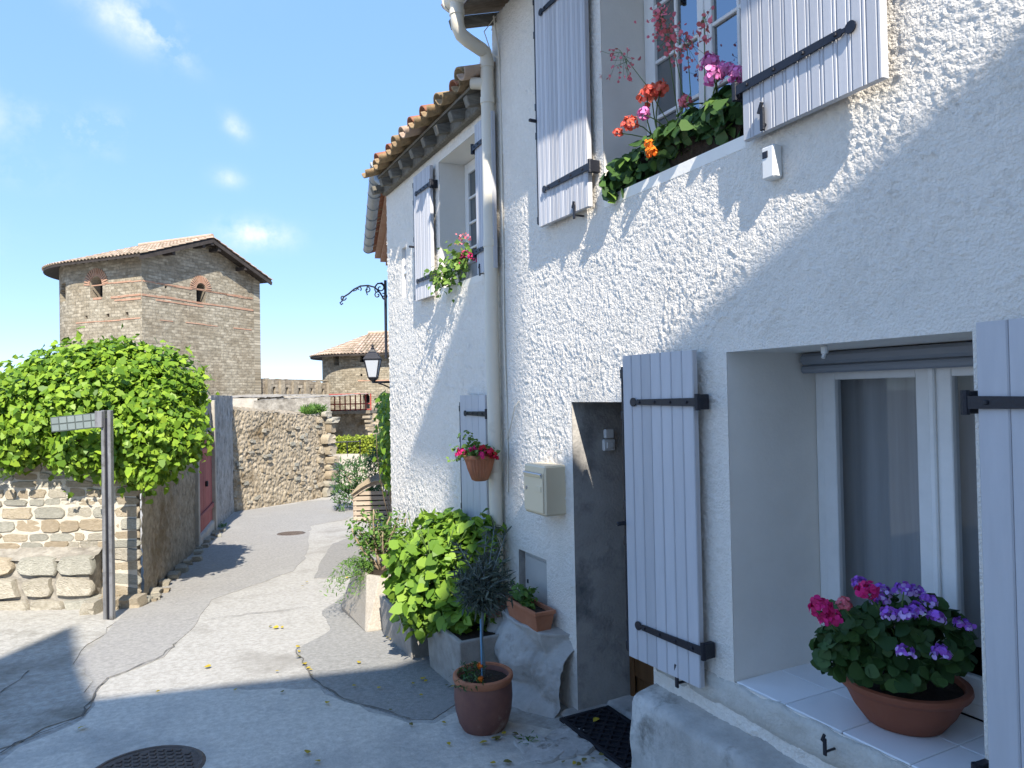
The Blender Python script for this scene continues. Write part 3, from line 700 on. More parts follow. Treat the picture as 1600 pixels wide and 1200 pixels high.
def gutter(nm, p0, p1, r, m, parent):
    p0, p1 = np.array(p0, float), np.array(p1, float); d = (p1-p0)/np.linalg.norm(p1-p0); s = np.cross(d, ZZ); V = []; Fc = []; n = 10
    for p in (p0, p1):
        for rr in (r, r-.006):
            for i in range(n+1):
                a = math.pi*i/n; V.append(p+s*rr*math.cos(a)-ZZ*rr*math.sin(a))
    k = n+1
    for i in range(n): Fc += [(i, i+1, 2*k+i+1, 2*k+i), (k+i, 3*k+i, 3*k+i+1, k+i+1)]
    Fc += [(0, 2*k, 3*k, k), (n, k+n, 3*k+n, 2*k+n), tuple(range(n+1)), tuple(range(2*k, 2*k+n+1))[::-1]]
    bb = B().add(V, Fc)
    L = np.linalg.norm(p1-p0)
    for i in range(int(L/.6)+1):
        c = p0+d*min(L-.02, .03+.6*i); ring = [c+s*(r+.004)*math.cos(a)-ZZ*(r+.004)*math.sin(a) for a in [math.pi*j/8 for j in range(9)]]
        bb.tube(ring, .007, 5)
    return autosmooth(bb.build(nm, m, parent))
gx = XW-.365; gut = gutter('gutter', (gx, 5.0, 4.85), (gx, -3.4, 4.88), .075, 'pvc', H1)
# downpipe with swan neck
px_ = XW-.075; py_ = 4.985
b = B(); b.tube([(gx, 4.88, 4.80), (gx, 4.88, 4.68), (gx+.008, 4.885, 4.62), (gx+.04, 4.90, 4.575), (gx+.10, 4.92, 4.555), (px_-.05, py_-.02, 4.53), (px_-.01, py_, 4.52), (px_, py_, 4.47), (px_, py_, 4.2), (px_, py_, 2.4), (px_+.01, py_+.01, -.25)], .052, 14)
for z in (4.70, 4.40, 4.12, 3.0, 1.2): b.tube([(px_, py_, z), (px_, py_, z+.05)] if z < 4.5 else [(gx, 4.88, z), (gx, 4.88, z+.04)], .058, 14)
b.tube([(px_, py_, 4.28), (px_-.10, py_+.08, 4.30)], .045, 10)
autosmooth(b.build('downpipe', 'pvc', H1))
b = B(); pts = [(XW-.05, 4.90, 4.78), (XW-.016, 4.89, 4.5)]+[(XW-.013+.004*math.sin(z*5), 4.89+.008*math.sin(z*3.1), z) for z in np.arange(4.3, .9, -.2)]
b.tube(pts, .007, 5); b.tube([(XW-.03, 4.90, 4.78), (XW-.10, 4.97, 4.68), (XW-.06, 4.93, 4.5), (XW-.02, 4.89, 4.45)], .004, 5)
b.tube([(XW-.013, 4.885, 1.5), (XW-.03, 4.78, 1.62), (XW-.035, 4.70, 1.76), (XW-.012, 4.68, 1.80)], .005, 5)
b.build('wall_cable', 'pvc', H1)
# ---- small sensor box
b = B(); p = wp(1214, 256); b.box((XW-.03, p[1], p[2]), (.055, .07, .145), bev=.008); sb = b.build('sensor_box', 'white_plastic'); tag(sb, 'small white sensor box on the roughcast wall below the upper shutter', 'sensor box')
q = B(); q.box((XW-.0575, p[1]+.012, p[2]+.035), (.006, .03, .03), bev=.002); q.build('lens', 'iron', sb)
# ---- mailbox
p = wp(838, 760, XW-.16); my0, my1 = 4.045, 4.33; mz0, mz1 = 1.045, 1.375; mx0 = XW-.17
tag_ = thing('mailbox', 'cream metal mailbox with a silver slot on the white wall', 'mailbox', (XW, (my0+my1)/2, mz0))
b = B(); b.box(((mx0+XW)/2+.006, (my0+my1)/2, (mz0+mz1)/2), (XW-mx0+.0, my1-my0, mz1-mz0), bev=.012); b.build('body', 'mailbox_paint', tag_)
b = B(); b.box((mx0+.002, (my0+my1)/2, mz0+.15), (.012, my1-my0-.025, .26), bev=.003); b.build('door', 'mailbox_paint', tag_)
b = B(); b.box((mx0-.004, (my0+my1)/2, mz1-.065), (.018, my1-my0-.04, .032), ((.95, 0, .3), (0, 1, 0), (-.3, 0, .95)), bev=.004); b.build('slot_flap', 'alu', tag_)
b = B(); b.tube([(mx0+.002, my1-.05, mz1-.16), (mx0-.012, my1-.05, mz1-.16)], .012, 10); b.build('lock', 'alu', tag_)
b = B(); b.box((mx0-.006, my0+.075, mz1-.155), (.006, .09, .035), bev=.001); b.build('name_plate', 'mailbox_paint', tag_)

# ------------------------------------------------------------------ second house
H2Y0, H2Y1 = H1Y1+.002, 7.89
W2 = (5.26, 6.235, 2.85, 4.05); SL = (7.23, 7.37, 2.92, 3.45); G2 = (5.12, 5.64, -.3, 1.86)
H2 = thing('house', 'lower white roughcast house with canal tiled eave and narrow slit window', 'house', (XW, 6.4, -.35))
V, Fc = wall_grid(H2Y0, H2Y1, -.7, 4.26, [W2+(.02,), SL+(.01,)], .016, .014, seed=31.)
obj('wall', V, Fc, 'stucco', H2, smooth=True)
hb = B(); hb.add([(XW, H2Y1, -.7), (XW+5, H2Y1+1.8, -.7), (XW+5, H2Y1+1.8, 5.9), (XW, H2Y1, 4.26)], [(0, 3, 2, 1)]); hb.build('side_wall', 'smooth_plaster', H2)
window_recess('window_reveal', W2, .30, H2, sp=.02); window_recess('slit_reveal', SL, .035, H2, sp=0, bottom=True)
casement(H2, (W2[0]+.02, W2[1]-.02, W2[2]+.004, W2[3]-.004), .25, 1, 4)
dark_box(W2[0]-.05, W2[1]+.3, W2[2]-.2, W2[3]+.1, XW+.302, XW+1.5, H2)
b = B(); b.box((XW+.15, (W2[0]+W2[1])/2, W2[2]-.03), (.31, W2[1]-W2[0]-.004, .06)); b.build('window_sill', 'smooth_plaster', H2)
b = B(); bar(b, XW+.012, SL[0]+.001, SL[1]-.001, (SL[2]+SL[3])/2-.015, (SL[2]+SL[3])/2+.015, .02); b.build('slit_bar', 'white_wood', H2)
obj('slit_pane', [(XW+.03, SL[0], SL[2]), (XW+.03, SL[1], SL[2]), (XW+.03, SL[1], SL[3]), (XW+.03, SL[0], SL[3])], [(0, 1, 2, 3)], 'glass_frost', H2)
shutter(H2, (XW-.035, 6.31, 2.80), sdir(1.5), .44, 1.24, 9, 'narrow grooved grey shutter left of the small upper window', bead=True, straps=(.15, .85), sl=.75)
shutter(H2, (XW-.035, 5.265, 2.83), sdir(1.5, -1), .34, 1.22, 7, 'narrow grooved grey shutter between the small window and the downpipe', bead=True, straps=(.15, .85), sl=.8, rod=False)
catch((XW-.01, 5.2, 2.83), H2, .8)
shutter(H2, (XW-.035, 5.16, -.05), sdir(1), .50, 1.90, 4, 'plain grey ground floor shutter behind the downpipe', straps=(.12, .92), sl=.7)
eave_roof(H2, H2Y0+.03, H2Y1-.1, XW-.21, 4.36, PT, 3, .27, (.28, .54, .18), jit=.06)
for i in range(9):
    b = B(); y = H2Y0+.12+.335*i; b.box((XW+.10, y, 4.275), (.60, .075, .085), ((math.cos(PT), 0, math.sin(PT)), (0, 1, 0), (-math.sin(PT), 0, math.cos(PT))), bev=.006); b.build('rafter_end', 'old_timber', H2)
b = B(); b.box((XW-.03, (H2Y0+H2Y1)/2, 4.20), (.07, H2Y1-H2Y0-.05, .10), bev=.012)
b.build('wall_plate', 'old_timber', H2)
# ---- third house turning away behind the corner
A3 = rad(14.2); d3 = np.array((math.sin(A3), math.cos(A3), 0)); n3 = np.array((-math.cos(A3), math.sin(A3), 0)); c3 = np.array((2.79, 7.95, 0))
H3 = thing('house', 'white house turning away behind the corner with grey zinc gutter', 'house', (c3[0], c3[1], -.4))
b = B(); q = [c3+ZZ*-.9, c3+d3*5.2-ZZ*.9, c3+d3*5.2+ZZ*4.5, c3+ZZ*4.5]; b.add(q, [(0, 1, 2, 3)]); q2 = [p-n3*5 for p in q]; b.add([q[1], q2[1], q2[2], q[2]], [(0, 1, 2, 3)])
b.build('wall', 'stucco', H3)
def eave3():
    rb = B(); L = 3.3; ov = .36; zc = 4.63; pt = rad(17); up = -n3*math.cos(pt)+ZZ*math.sin(pt)
    e0 = c3+n3*ov+ZZ*zc
    rb.add([e0-ZZ*.05, e0+d3*5.2-ZZ*.05, e0+d3*5.2+up*5-ZZ*.05, e0+up*5-ZZ*.05, e0-ZZ*.075, e0+d3*5.2-ZZ*.075, e0+d3*5.2+up*5-ZZ*.075, e0+up*5-ZZ*.075], [(0, 1, 2, 3), (4, 7, 6, 5), (0, 4, 5, 1), (3, 7, 4, 0)])
    rf = rb.build('roof', 'tile_a', H3)
    ax = Matrix(((up[0], d3[0], 0, 0), (up[1], d3[1], 0, 0), (up[2], d3[2], 0, 0), (0, 0, 0, 1))); nrm = np.cross(up, d3)
    for i in range(3): ax[i][2] = nrm[i]
    for i in range(22):
        for kind in (0, 1):
            for r in range(2):
                p = e0+d3*(.23*i+.115*kind)+up*(.36*r-(.03 if kind else .06)+random.uniform(-.02, .02))+ZZ*(.0 if kind else .0)
                inst('roof_tile', random.choices(TU if kind else TD, (.5, .3, .2))[0], Matrix.Translation(p) @ ax, rf)
    g = B()
    for k in range(3):      # brick eave courses stepping out
        a = c3+n3*(.02+.075*k)+ZZ*(4.36+.065*k); g.box(a+d3*2.6+n3*.02, (5.2, .06+.05*k, .055), (d3, n3, ZZ))
    g.build('eave_courses', 'brick_orange', H3)
    gutter('gutter', e0+n3*.04+d3*.06-ZZ*.02, e0+n3*.04+d3*4.9-ZZ*.05, .085, 'zinc', H3)
    p = e0+n3*.04+d3*.25-ZZ*.10
    t = B(); t.tube([p, p-ZZ*.06, p-n3*.05-d3*.05-ZZ*.12, p-n3*.16-d3*.16-ZZ*.20, p-n3*.30-d3*.22-ZZ*.24], .045, 12); autosmooth(t.build('outlet_pipe', 'zinc', H3))
eave3()

# lantern and wrought-iron bracket on the corner
def lantern():
    top = dp(583, 556, 9.2); base = c3+d3*1.0; px, py = 584, 598
    L = thing('wall_lantern', 'black street lantern with frosted panes on a wall bracket', 'lantern', top)
    c = np.array(dp(583, 590, 9.2)); a0 = rad(20)
    def ring(r, z): return [c+np.array((r*math.cos(a0+k*math.pi/2), r*math.sin(a0+k*math.pi/2), z)) for k in range(4)]
    r0, r1, z0, z1 = .075, .135, 0., .235
    A, Bq = ring(r0, z0), ring(r1, z1); b = B()
    for k in range(4): b.tube([A[k], Bq[k]], .009, 5); b.tube([A[k], A[(k+1) % 4]], .009, 5); b.tube([Bq[k], Bq[(k+1) % 4]], .011, 5)
    b.build('frame', 'iron', L)
    for k in range(4):
        obj('pane', [A[k], A[(k+1) % 4], Bq[(k+1) % 4], Bq[k]], [(0, 1, 2, 3)], 'glass_frost', L)
    t = B(); q = ring(.155, z1+.005)+ring(.08, z1+.085)+ring(.05, z1+.10)+ring(.035, z1+.13); Fc = [(0, 3, 2, 1)]
    for i in range(3):
        for k in range(4): Fc.append((4*i+k, 4*i+(k+1) % 4, 4*i+4+(k+1) % 4, 4*i+4+k))
    Fc.append((12, 13, 14, 15)); t.add(q, Fc); t.lathe(c+ZZ*(z1+.125), [(.02, 0), (.03, .015), (.012, .035), (.02, .05), (.004, .075)], 8); t.build('cap', 'iron', L)
    b = B(); e = c-ZZ*.03; w = c3+d3*1.25; w = np.array((w[0], w[1], e[2]-.03)); b.lathe(c-ZZ*.05, [(.02, 0), (.05, .02), (.075, .05)], 8)
    b.tube([c-ZZ*.05, c-ZZ*.07], .02, 6); b.tube([c-ZZ*.06, w], .016, 6); arc = [c-ZZ*.06+(w-c)*t+(-ZZ)*(.22*t*t) for t in np.linspace(.15, 1, 9)]; b.tube(arc, .010, 5)
    sp = [w+(c-w)/np.linalg.norm(c-w)*(.10+.05*math.cos(t)*(1-t/9))-ZZ*(.07+.05*math.sin(t)*(1-t/9)) for t in np.linspace(0, 8, 20)]; b.tube(sp, .007, 5); b.build('bracket', 'iron', L)
lantern()
def scroll_bracket():
    t0 = 8.75; Lx = thing('iron_bracket', 'black wrought iron scroll bracket curling out below the gutter', 'bracket', dp(604, 470, t0))
    def P(px, py): return dp(px, py, t0)
    b = B()
    b.tube([P(534, 471), P(537, 464), P(545, 459), P(553, 452), P(563, 447), P(575, 446), P(586, 449), P(594, 458), P(600, 468)], .010, 6)
    b.tube([P(534, 471), P(531, 473), P(533, 476), P(536, 474)], .009, 5)
    def spiral(cx, cy, r, a0, turns, dirn=1):
        b.tube([P(cx+r*(1-t/turns*.85)*math.cos(a0+dirn*t), cy+r*(1-t/turns*.85)*math.sin(a0+dirn*t)) for t in np.linspace(0, turns, 26)], .008, 5)
    spiral(536, 465, 5, 0, 7); spiral(594, 450, 9, 2.4, 9); spiral(590, 461, 6, 0, 8, -1); spiral(574, 453, 5, -1.5, 7); spiral(561, 451, 4, 1, 6, -1); spiral(600, 464, 6, -2, 7)
    b.tube([P(586, 449), P(590, 443), P(597, 442), P(601, 447)], .009, 5); b.tube([P(574, 447), P(572, 455), P(574, 461)], .008, 5); b.tube([P(560, 448), P(557, 453), P(552, 455)], .007, 5)
    b.build('scrolls', 'iron', Lx)
    b = B(); b.tube([P(602, 438), P(603.5, 560)], .018, 6); b.build('upright_bar', 'iron', Lx)
scroll_bracket()

# ------------------------------------------------------------------ stones
def stone_mesh(seed, m, n=12):
    """rounded uneven block: unit width (x), unit height (z), depth towards -y (front)"""
    r = random.Random(seed); P = []
    tl, tr, sh = r.uniform(-.10, .10), r.uniform(-.10, .10), r.uniform(-.06, .06)
    for i in range(n):
        a = 2*math.pi*(i+.5)/n; c, s = math.cos(a), math.sin(a); k = .5/((abs(c)**5+abs(s)**5)**.2)*r.uniform(.84, 1.05)
        x, z = c*k, s*k; P.append((x*(1-abs(tl)+tl*z*2)+sh*z, z*(1-abs(tr)+tr*x*2)))
    V = [(x, 0., z) for x, z in P]+[(x, -.72+r.uniform(-.06, .06), z) for x, z in P]+[(x*.93, -1+r.uniform(-.2, .10), z*.89) for x, z in P]+[(0, -1+r.uniform(-.12, .1), 0)]
    Fc = []
    for q in (0, 1):
        for i in range(n): Fc.append((q*n+i, q*n+(i+1) % n, (q+1)*n+(i+1) % n, (q+1)*n+i))
    for i in range(n): Fc.append((2*n+i, 2*n+(i+1) % n, 3*n))
    me = mesh('stone', V, Fc, m, False)
    try: me.set_sharp_from_angle(angle=rad(50))
    except Exception: pass
    return me
STM = {m: [stone_mesh(hash_, m) for hash_ in range(s, s+5)] for s, m in ((1, 'stone_a'), (11, 'stone_b'), (21, 'stone_c'), (31, 'stone_d'))}
def put_stone(parent, c, w, h, d, ax, m=None, wts=(.4, .3, .18, .12), nm='stone'):
    """c centre on the backing plane; ax = (along, outward)"""
    me = random.choice(STM[m or random.choices(list(STM), wts)[0]]); a, o = ax
    mw = Matrix(((a[0], -o[0], 0, c[0]), (a[1], -o[1], 0, c[1]), (0, 0, 1, c[2]), (0, 0, 0, 1))) @ Matrix.Rotation(random.gauss(0, .035), 4, 'Y') @ Matrix.Diagonal((w, d, h, 1))
    if random.random() < .5: mw = mw @ Matrix.Diagonal((-1, 1, 1, 1)) @ Matrix.Identity(4)
    return inst(nm, me, mw, parent)
def displaced_quad(P00, P10, P11, P01, nu, nv, amp, freq, nrm, seed=0., cell=True):
    V = []; Fc = []; P = [np.array(p, float) for p in (P00, P10, P11, P01)]
    for i in range(nu+1):
        for j in range(nv+1):
            u, v = i/nu, j/nv; p = P[0]*(1-u)*(1-v)+P[1]*u*(1-v)+P[2]*u*v+P[3]*(1-u)*v
            q = Vector(tuple(p))*freq+Vector((seed, 0, 0))
            if cell:
                ds, _ = noise.voronoi(q); h = min(1., (ds[1]-ds[0])*3.)*.35+.55*noise.noise(q*1.9)+.45*noise.noise(q*4.1)
            else: h = noise.fractal(q, 1., 2., 4)
            h += .6*noise.noise(q*.3)
            V.append(p+np.array(nrm)*h*amp)
    for i in range(nu):
        for j in range(nv): a = i*(nv+1)+j; Fc.append((a, a+nv+1, a+nv+2, a+1))
    return V, Fc
# ---- left garden wall: front face square to the view, corner, side face along the lane
D1 = 8.0; o1 = -fh; a1 = R0
cr = dp(222, 900, D1); rc = float(np.dot(cr, R0)); rL = -8.5
GW = thing('stone_wall', 'cream coursed stone garden wall beneath the leafy creeper', 'wall', cs(rc, D1)+ZZ*-.4)
zt = 1.80
b = B(); b.box(cs((rc+rL)/2-.02, D1+.06)+ZZ*.55, (rc-rL-.06, .08, 2.5), (R0, fh, ZZ)); b.build('mortar_core', 'mortar', GW)
random.seed(21); z = -.55; nst = 0
while z < zt-.05:
    h = random.choice((.085, .10, .12, .15)); r = rc-.0; first = True
    while r > -7.4:
        w = random.uniform(.13, .38)*(1.1 if h > .13 else .9); 
        if first: w = random.uniform(.22, .42)
        hh = h*random.uniform(.84, 1.)
        sp_ = random.random() < .16 and not first and h > .15
        for (zz, h2) in (((z+h*.26, hh*.5), (z+h*.75, hh*.46)) if sp_ else ((z+h/2, hh),)):
            put_stone(GW, cs(r-w/2, D1+.035)+ZZ*(zz+random.uniform(-.008, .008)), w+.006, h2+.008, random.uniform(.014, .034), (R0, o1)); nst += 1
        r -= w; first = False
    z += h
side_end = gp(365, 800); side_end = np.array((side_end[0], side_end[1], 0)); c0 = cs(rc, D1+.02)
sdv = side_end-c0; SLn = np.linalg.norm(sdv); sdv = sdv/SLn; sn = np.array((sdv[1], -sdv[0], 0))
# red door position along the side wall
def along(px):      # distance along side wall at pixel column px
    d = ray(px, 750)[:2]; A = np.array([[sdv[0], -d[0]], [sdv[1], -d[1]]]); s = np.linalg.solve(A, -c0[:2]); return s[0]
s0, s1 = along(305), along(331)
def zside(px, py):
    s = along(px); p = c0+sdv*s; t = np.dot(p, fh); return dp(px, py, t)[2]
zb, ztp = zside(318, 826), zside(318, 680)
def seg(a, c, zlo, zhi, m, nm, amp, fq, seed):
    V, Fc = displaced_quad(c0+sdv*a+ZZ*zlo, c0+sdv*c+ZZ*zlo, c0+sdv*c+ZZ*zhi, c0+sdv*a+ZZ*zhi, max(2, int((c-a)/.045)), max(2, int((zhi-zlo)/.045)), amp, fq, sn, seed); obj(nm, V, Fc, m, GW, smooth=True)
seg(0, s0-.02, -1.2, zt, 'rubble', 'side_face', .035, 6.5, 2.)
seg(s1+.02, SLn+.05, -1.5, zt+.15, 'pier_cement', 'cement_pier', .03, 6., 5.)
seg(s0-.02, s1+.02, ztp+.02, zt+.05, 'pier_cement', 'lintel', .015, 6., 8.)
b = B(); b.box(c0+sdv*(SLn/2)-sn*.25+ZZ*(zt-.2), (SLn, .45, .42), (sdv, sn, ZZ)); b.build('wall_head', 'pier_cement', GW)
b = B(); b.box(c0+sdv*((s0+s1)/2)-sn*.02+ZZ*(zb-.15), (s1-s0+.1, .12, .25), (sdv, sn, ZZ), bev=.02); b.box(c0+sdv*(s0-.06)+sn*.02+ZZ*.55, (.14, .1, 2.6), (sdv, sn, ZZ), bev=.01); b.box(c0+sdv*(s1+.08)+sn*.02+ZZ*.55, (.18, .1, 2.6), (sdv, sn, ZZ), bev=.01); b.build('door_surround', 'pale_render', GW)
RD = thing('garden_door', 'faded red plank door in the lane side of the garden wall', 'door', c0+sdv*((s0+s1)/2)+ZZ*zb)
k = 7; pw = (s1-s0)/k
for i in range(k):
    q = B(); q.box(c0+sdv*(s0+pw*(i+.5))+sn*(-.01+random.uniform(-.003, .003))+ZZ*(zb+ztp)/2, (pw-.006, .03, ztp-zb), (sdv, sn, ZZ), bev=.005); q.build('plank', 'red_wood', RD)
for zz in (zb+.28, ztp-.28):
    q = B(); q.box(c0+sdv*((s0+s1)/2)+sn*.02+ZZ*zz, (s1-s0-.02, .03, .09), (sdv, sn, ZZ), bev=.006); q.build('ledge', 'red_paint' if zz > .6 else 'red_wood', RD)
q = B(); q.box(c0+sdv*((s0+s1)/2+.1)+sn*.03+ZZ*((zb+ztp)/2-.05), (.05, .05, .1), (sdv, sn, ZZ), bev=.01); q.build('latch', 'iron', RD)
# foot stones along the lane side
FS = []
for i in range(46):
    s = random.uniform(-.1, 6.2)**1.0; p = c0+sdv*s+sn*random.uniform(.0, .16); sz = random.uniform(.05, .15)
    zz = gz(p[0], p[1])+sz*.12; o = put_stone(GW, p+ZZ*zz-sn*.02, sz*1.5, sz, sz*.9, (sdv, sn), nm='foot_stone')
for i in range(14):
    r = rc-random.uniform(-.02, .42); p = cs(r, D1-random.uniform(.0, .22)); sz = random.uniform(.07, .17)
    put_stone(GW, p+ZZ*(gz(p[0], p[1])+sz*.3), sz*1.5, sz, sz, (R0, o1), nm='foot_stone')
# ---- low stone block in front
LBK = thing('stone_ledge', 'low weathered stone ledge built against the garden wall', 'ledge', cs(-5, 7.75)+ZZ*-.4)
rr1 = float(np.dot(dp(150, 900, 7.76), R0)); ztop = zat(863, 80, 7.76)
b = B(); b.box(cs((rr1+rL)/2-.04, 7.9)+ZZ*(ztop-.5), (rr1-rL-.06, .24, .88), (R0, fh, ZZ)); b.build('core', 'rubble_grey', LBK)
zz = ztop-.85
for row, (h, m) in enumerate(((.15, None), (.20, None), (.24, 'stone_a'), (.23, 'stone_b'))):
    r = rr1+(.02 if row < 3 else 0)
    while r > -7.2:
        w = random.uniform(.28, .62)*(1.25 if row >= 2 else 1)
        put_stone(LBK, cs(r-w/2, 7.80)+ZZ*(zz+h/2), w+.01, h*random.uniform(.96, 1.06), random.uniform(.06, .085), (R0, o1), m if random.random() < .6 else None, wts=(.45, .2, .3, .05)); r -= w
    zz += h
V, Fc = displaced_quad(cs(rL, 7.735)+ZZ*(ztop-.075), cs(rr1-.01, 7.735)+ZZ*(ztop-.075), cs(rr1-.03, 8.05)+ZZ*(ztop+.02), cs(rL, 8.05)+ZZ*(ztop+.02), 110, 9, .022, 7., (0, 0, 1), 4.); obj('capping', V, Fc, 'rubble_grey', LBK, smooth=True)
p = cs(rr1+.1, 7.62); put_stone(LBK, p+ZZ*(gz(p[0], p[1])+.07), .16, .17, .16, (R0, o1), 'stone_a', nm='foot_stone')

# ---- far rubble wall closing the lane
FA = side_end+sdv*.0; FB = gp(512, 775); FB = np.array((FB[0], FB[1], 0)); fv = FB-FA; FL = np.linalg.norm(fv); fv = fv/FL; fn = np.array((fv[1], -fv[0], 0))
if np.dot(fn, -fh) < 0: fn = -fn
FWL = thing('rubble_wall', 'tall brown rubble wall closing the end of the lane', 'wall', (FA+FB)/2+ZZ*-.9)
za, zb2 = zat(641, 330, 16.6), zat(652, 505, 20.6)
V, Fc = displaced_quad(FA-ZZ*1.6, FB-ZZ*1.6, FB+ZZ*zb2, FA+ZZ*za, 170, 130, .05, 7., fn, 11.)
obj('face', V, Fc, 'rubble', FWL, smooth=True)
V, Fc = displaced_quad(FA+ZZ*za, FB+ZZ*zb2, FB-fn*.7+ZZ*(zb2+.12), FA-fn*.7+ZZ*(za+.12), 90, 14, .05, 6., (0, 0, 1), 3.); obj('top', V, Fc, 'rubble', FWL, smooth=True)
b = B(); b.box((FA+FB)/2-fn*.42+ZZ*.1, (FL+.3, .7, 2.6), (fv, fn, ZZ)); b.build('core', 'rubble_grey', FWL)
rs = random.Random(5)
for i in range(60):      # stones standing proud of the face
    p = FA+fv*rs.uniform(.1, FL-.3)+ZZ*rs.uniform(-.7, zb2-.2); put_stone(FWL, p, rs.uniform(.1, .22), rs.uniform(.06, .12), rs.uniform(.04, .06), (fv, fn), wts=(.35, .3, .2, .15))
z = -1.0; i = 0
while z < zb2+.1:       # broken end with projecting blocks
    h = rs.uniform(.16, .34); w = rs.uniform(.28, .46); put_stone(FWL, FB+fv*rs.uniform(-.12, .10)+ZZ*(z+h/2)+fn*.02, w, h, rs.uniform(.12, .3), (fv, fn), rs.choice(('stone_c', 'stone_a', 'stone_d')), nm='end_block')
    if rs.random() < .6: put_stone(FWL, FB-fv*rs.uniform(.3, .45)+ZZ*(z+h/2), rs.uniform(.14, .25), h*.7, .1, (fv, fn), 'stone_c', nm='end_block')
    z += h; i += 1

# ------------------------------------------------------------------ towers and ramparts
def poly_wall(loop, holes, to3, m, nm, parent, uvo=0., depth=.45, inward=None):
    """2d outline with holes (u,v) -> 3d by to3; reveals of the holes go inward"""
    allp = [Vector((u, v, 0)) for u, v in loop]; hs = [[Vector((u, v, 0)) for u, v in h] for h in holes]
    tri = tessellate_polygon([allp]+hs); flat = list(loop)+[p for h in holes for p in h]
    V = [to3(u, v) for u, v in flat]; Fc = []
    nref = -np.array(inward)
    for t in tri:
        a, b_, c = [np.array(V[i]) for i in t]
        Fc.append(t if np.dot(np.cross(b_-a, c-a), nref) > 0 else tuple(t)[::-1])
    o = obj(nm, V, Fc, m, parent); fl = {}
    me = o.data; uvl = me.uv_layers.new(name='uv')
    for p in me.polygons:
        for li in p.loop_indices: u, v = flat[me.loops[li].vertex_index]; uvl.data[li].uv = (u+uvo, v)
    if holes:
        for h in holes:
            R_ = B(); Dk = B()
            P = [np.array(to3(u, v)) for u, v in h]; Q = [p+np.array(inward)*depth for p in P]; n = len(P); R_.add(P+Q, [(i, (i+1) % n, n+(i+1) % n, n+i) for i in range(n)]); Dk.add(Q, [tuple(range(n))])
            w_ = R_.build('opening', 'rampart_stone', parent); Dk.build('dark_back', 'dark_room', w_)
    return o
def arch(u, v, w, h, n=8):
    r = w/2; return [(u-r, v), (u+r, v), (u+r, v+h-r)]+[(u+r*math.cos(a), v+h-r+r*math.sin(a)) for a in [math.pi*i/n for i in range(1, n)]]+[(u-r, v+h-r)]
def rect(u, v, w, h): return [(u-w/2, v), (u+w/2, v), (u+w/2, v+h), (u-w/2, v+h)]
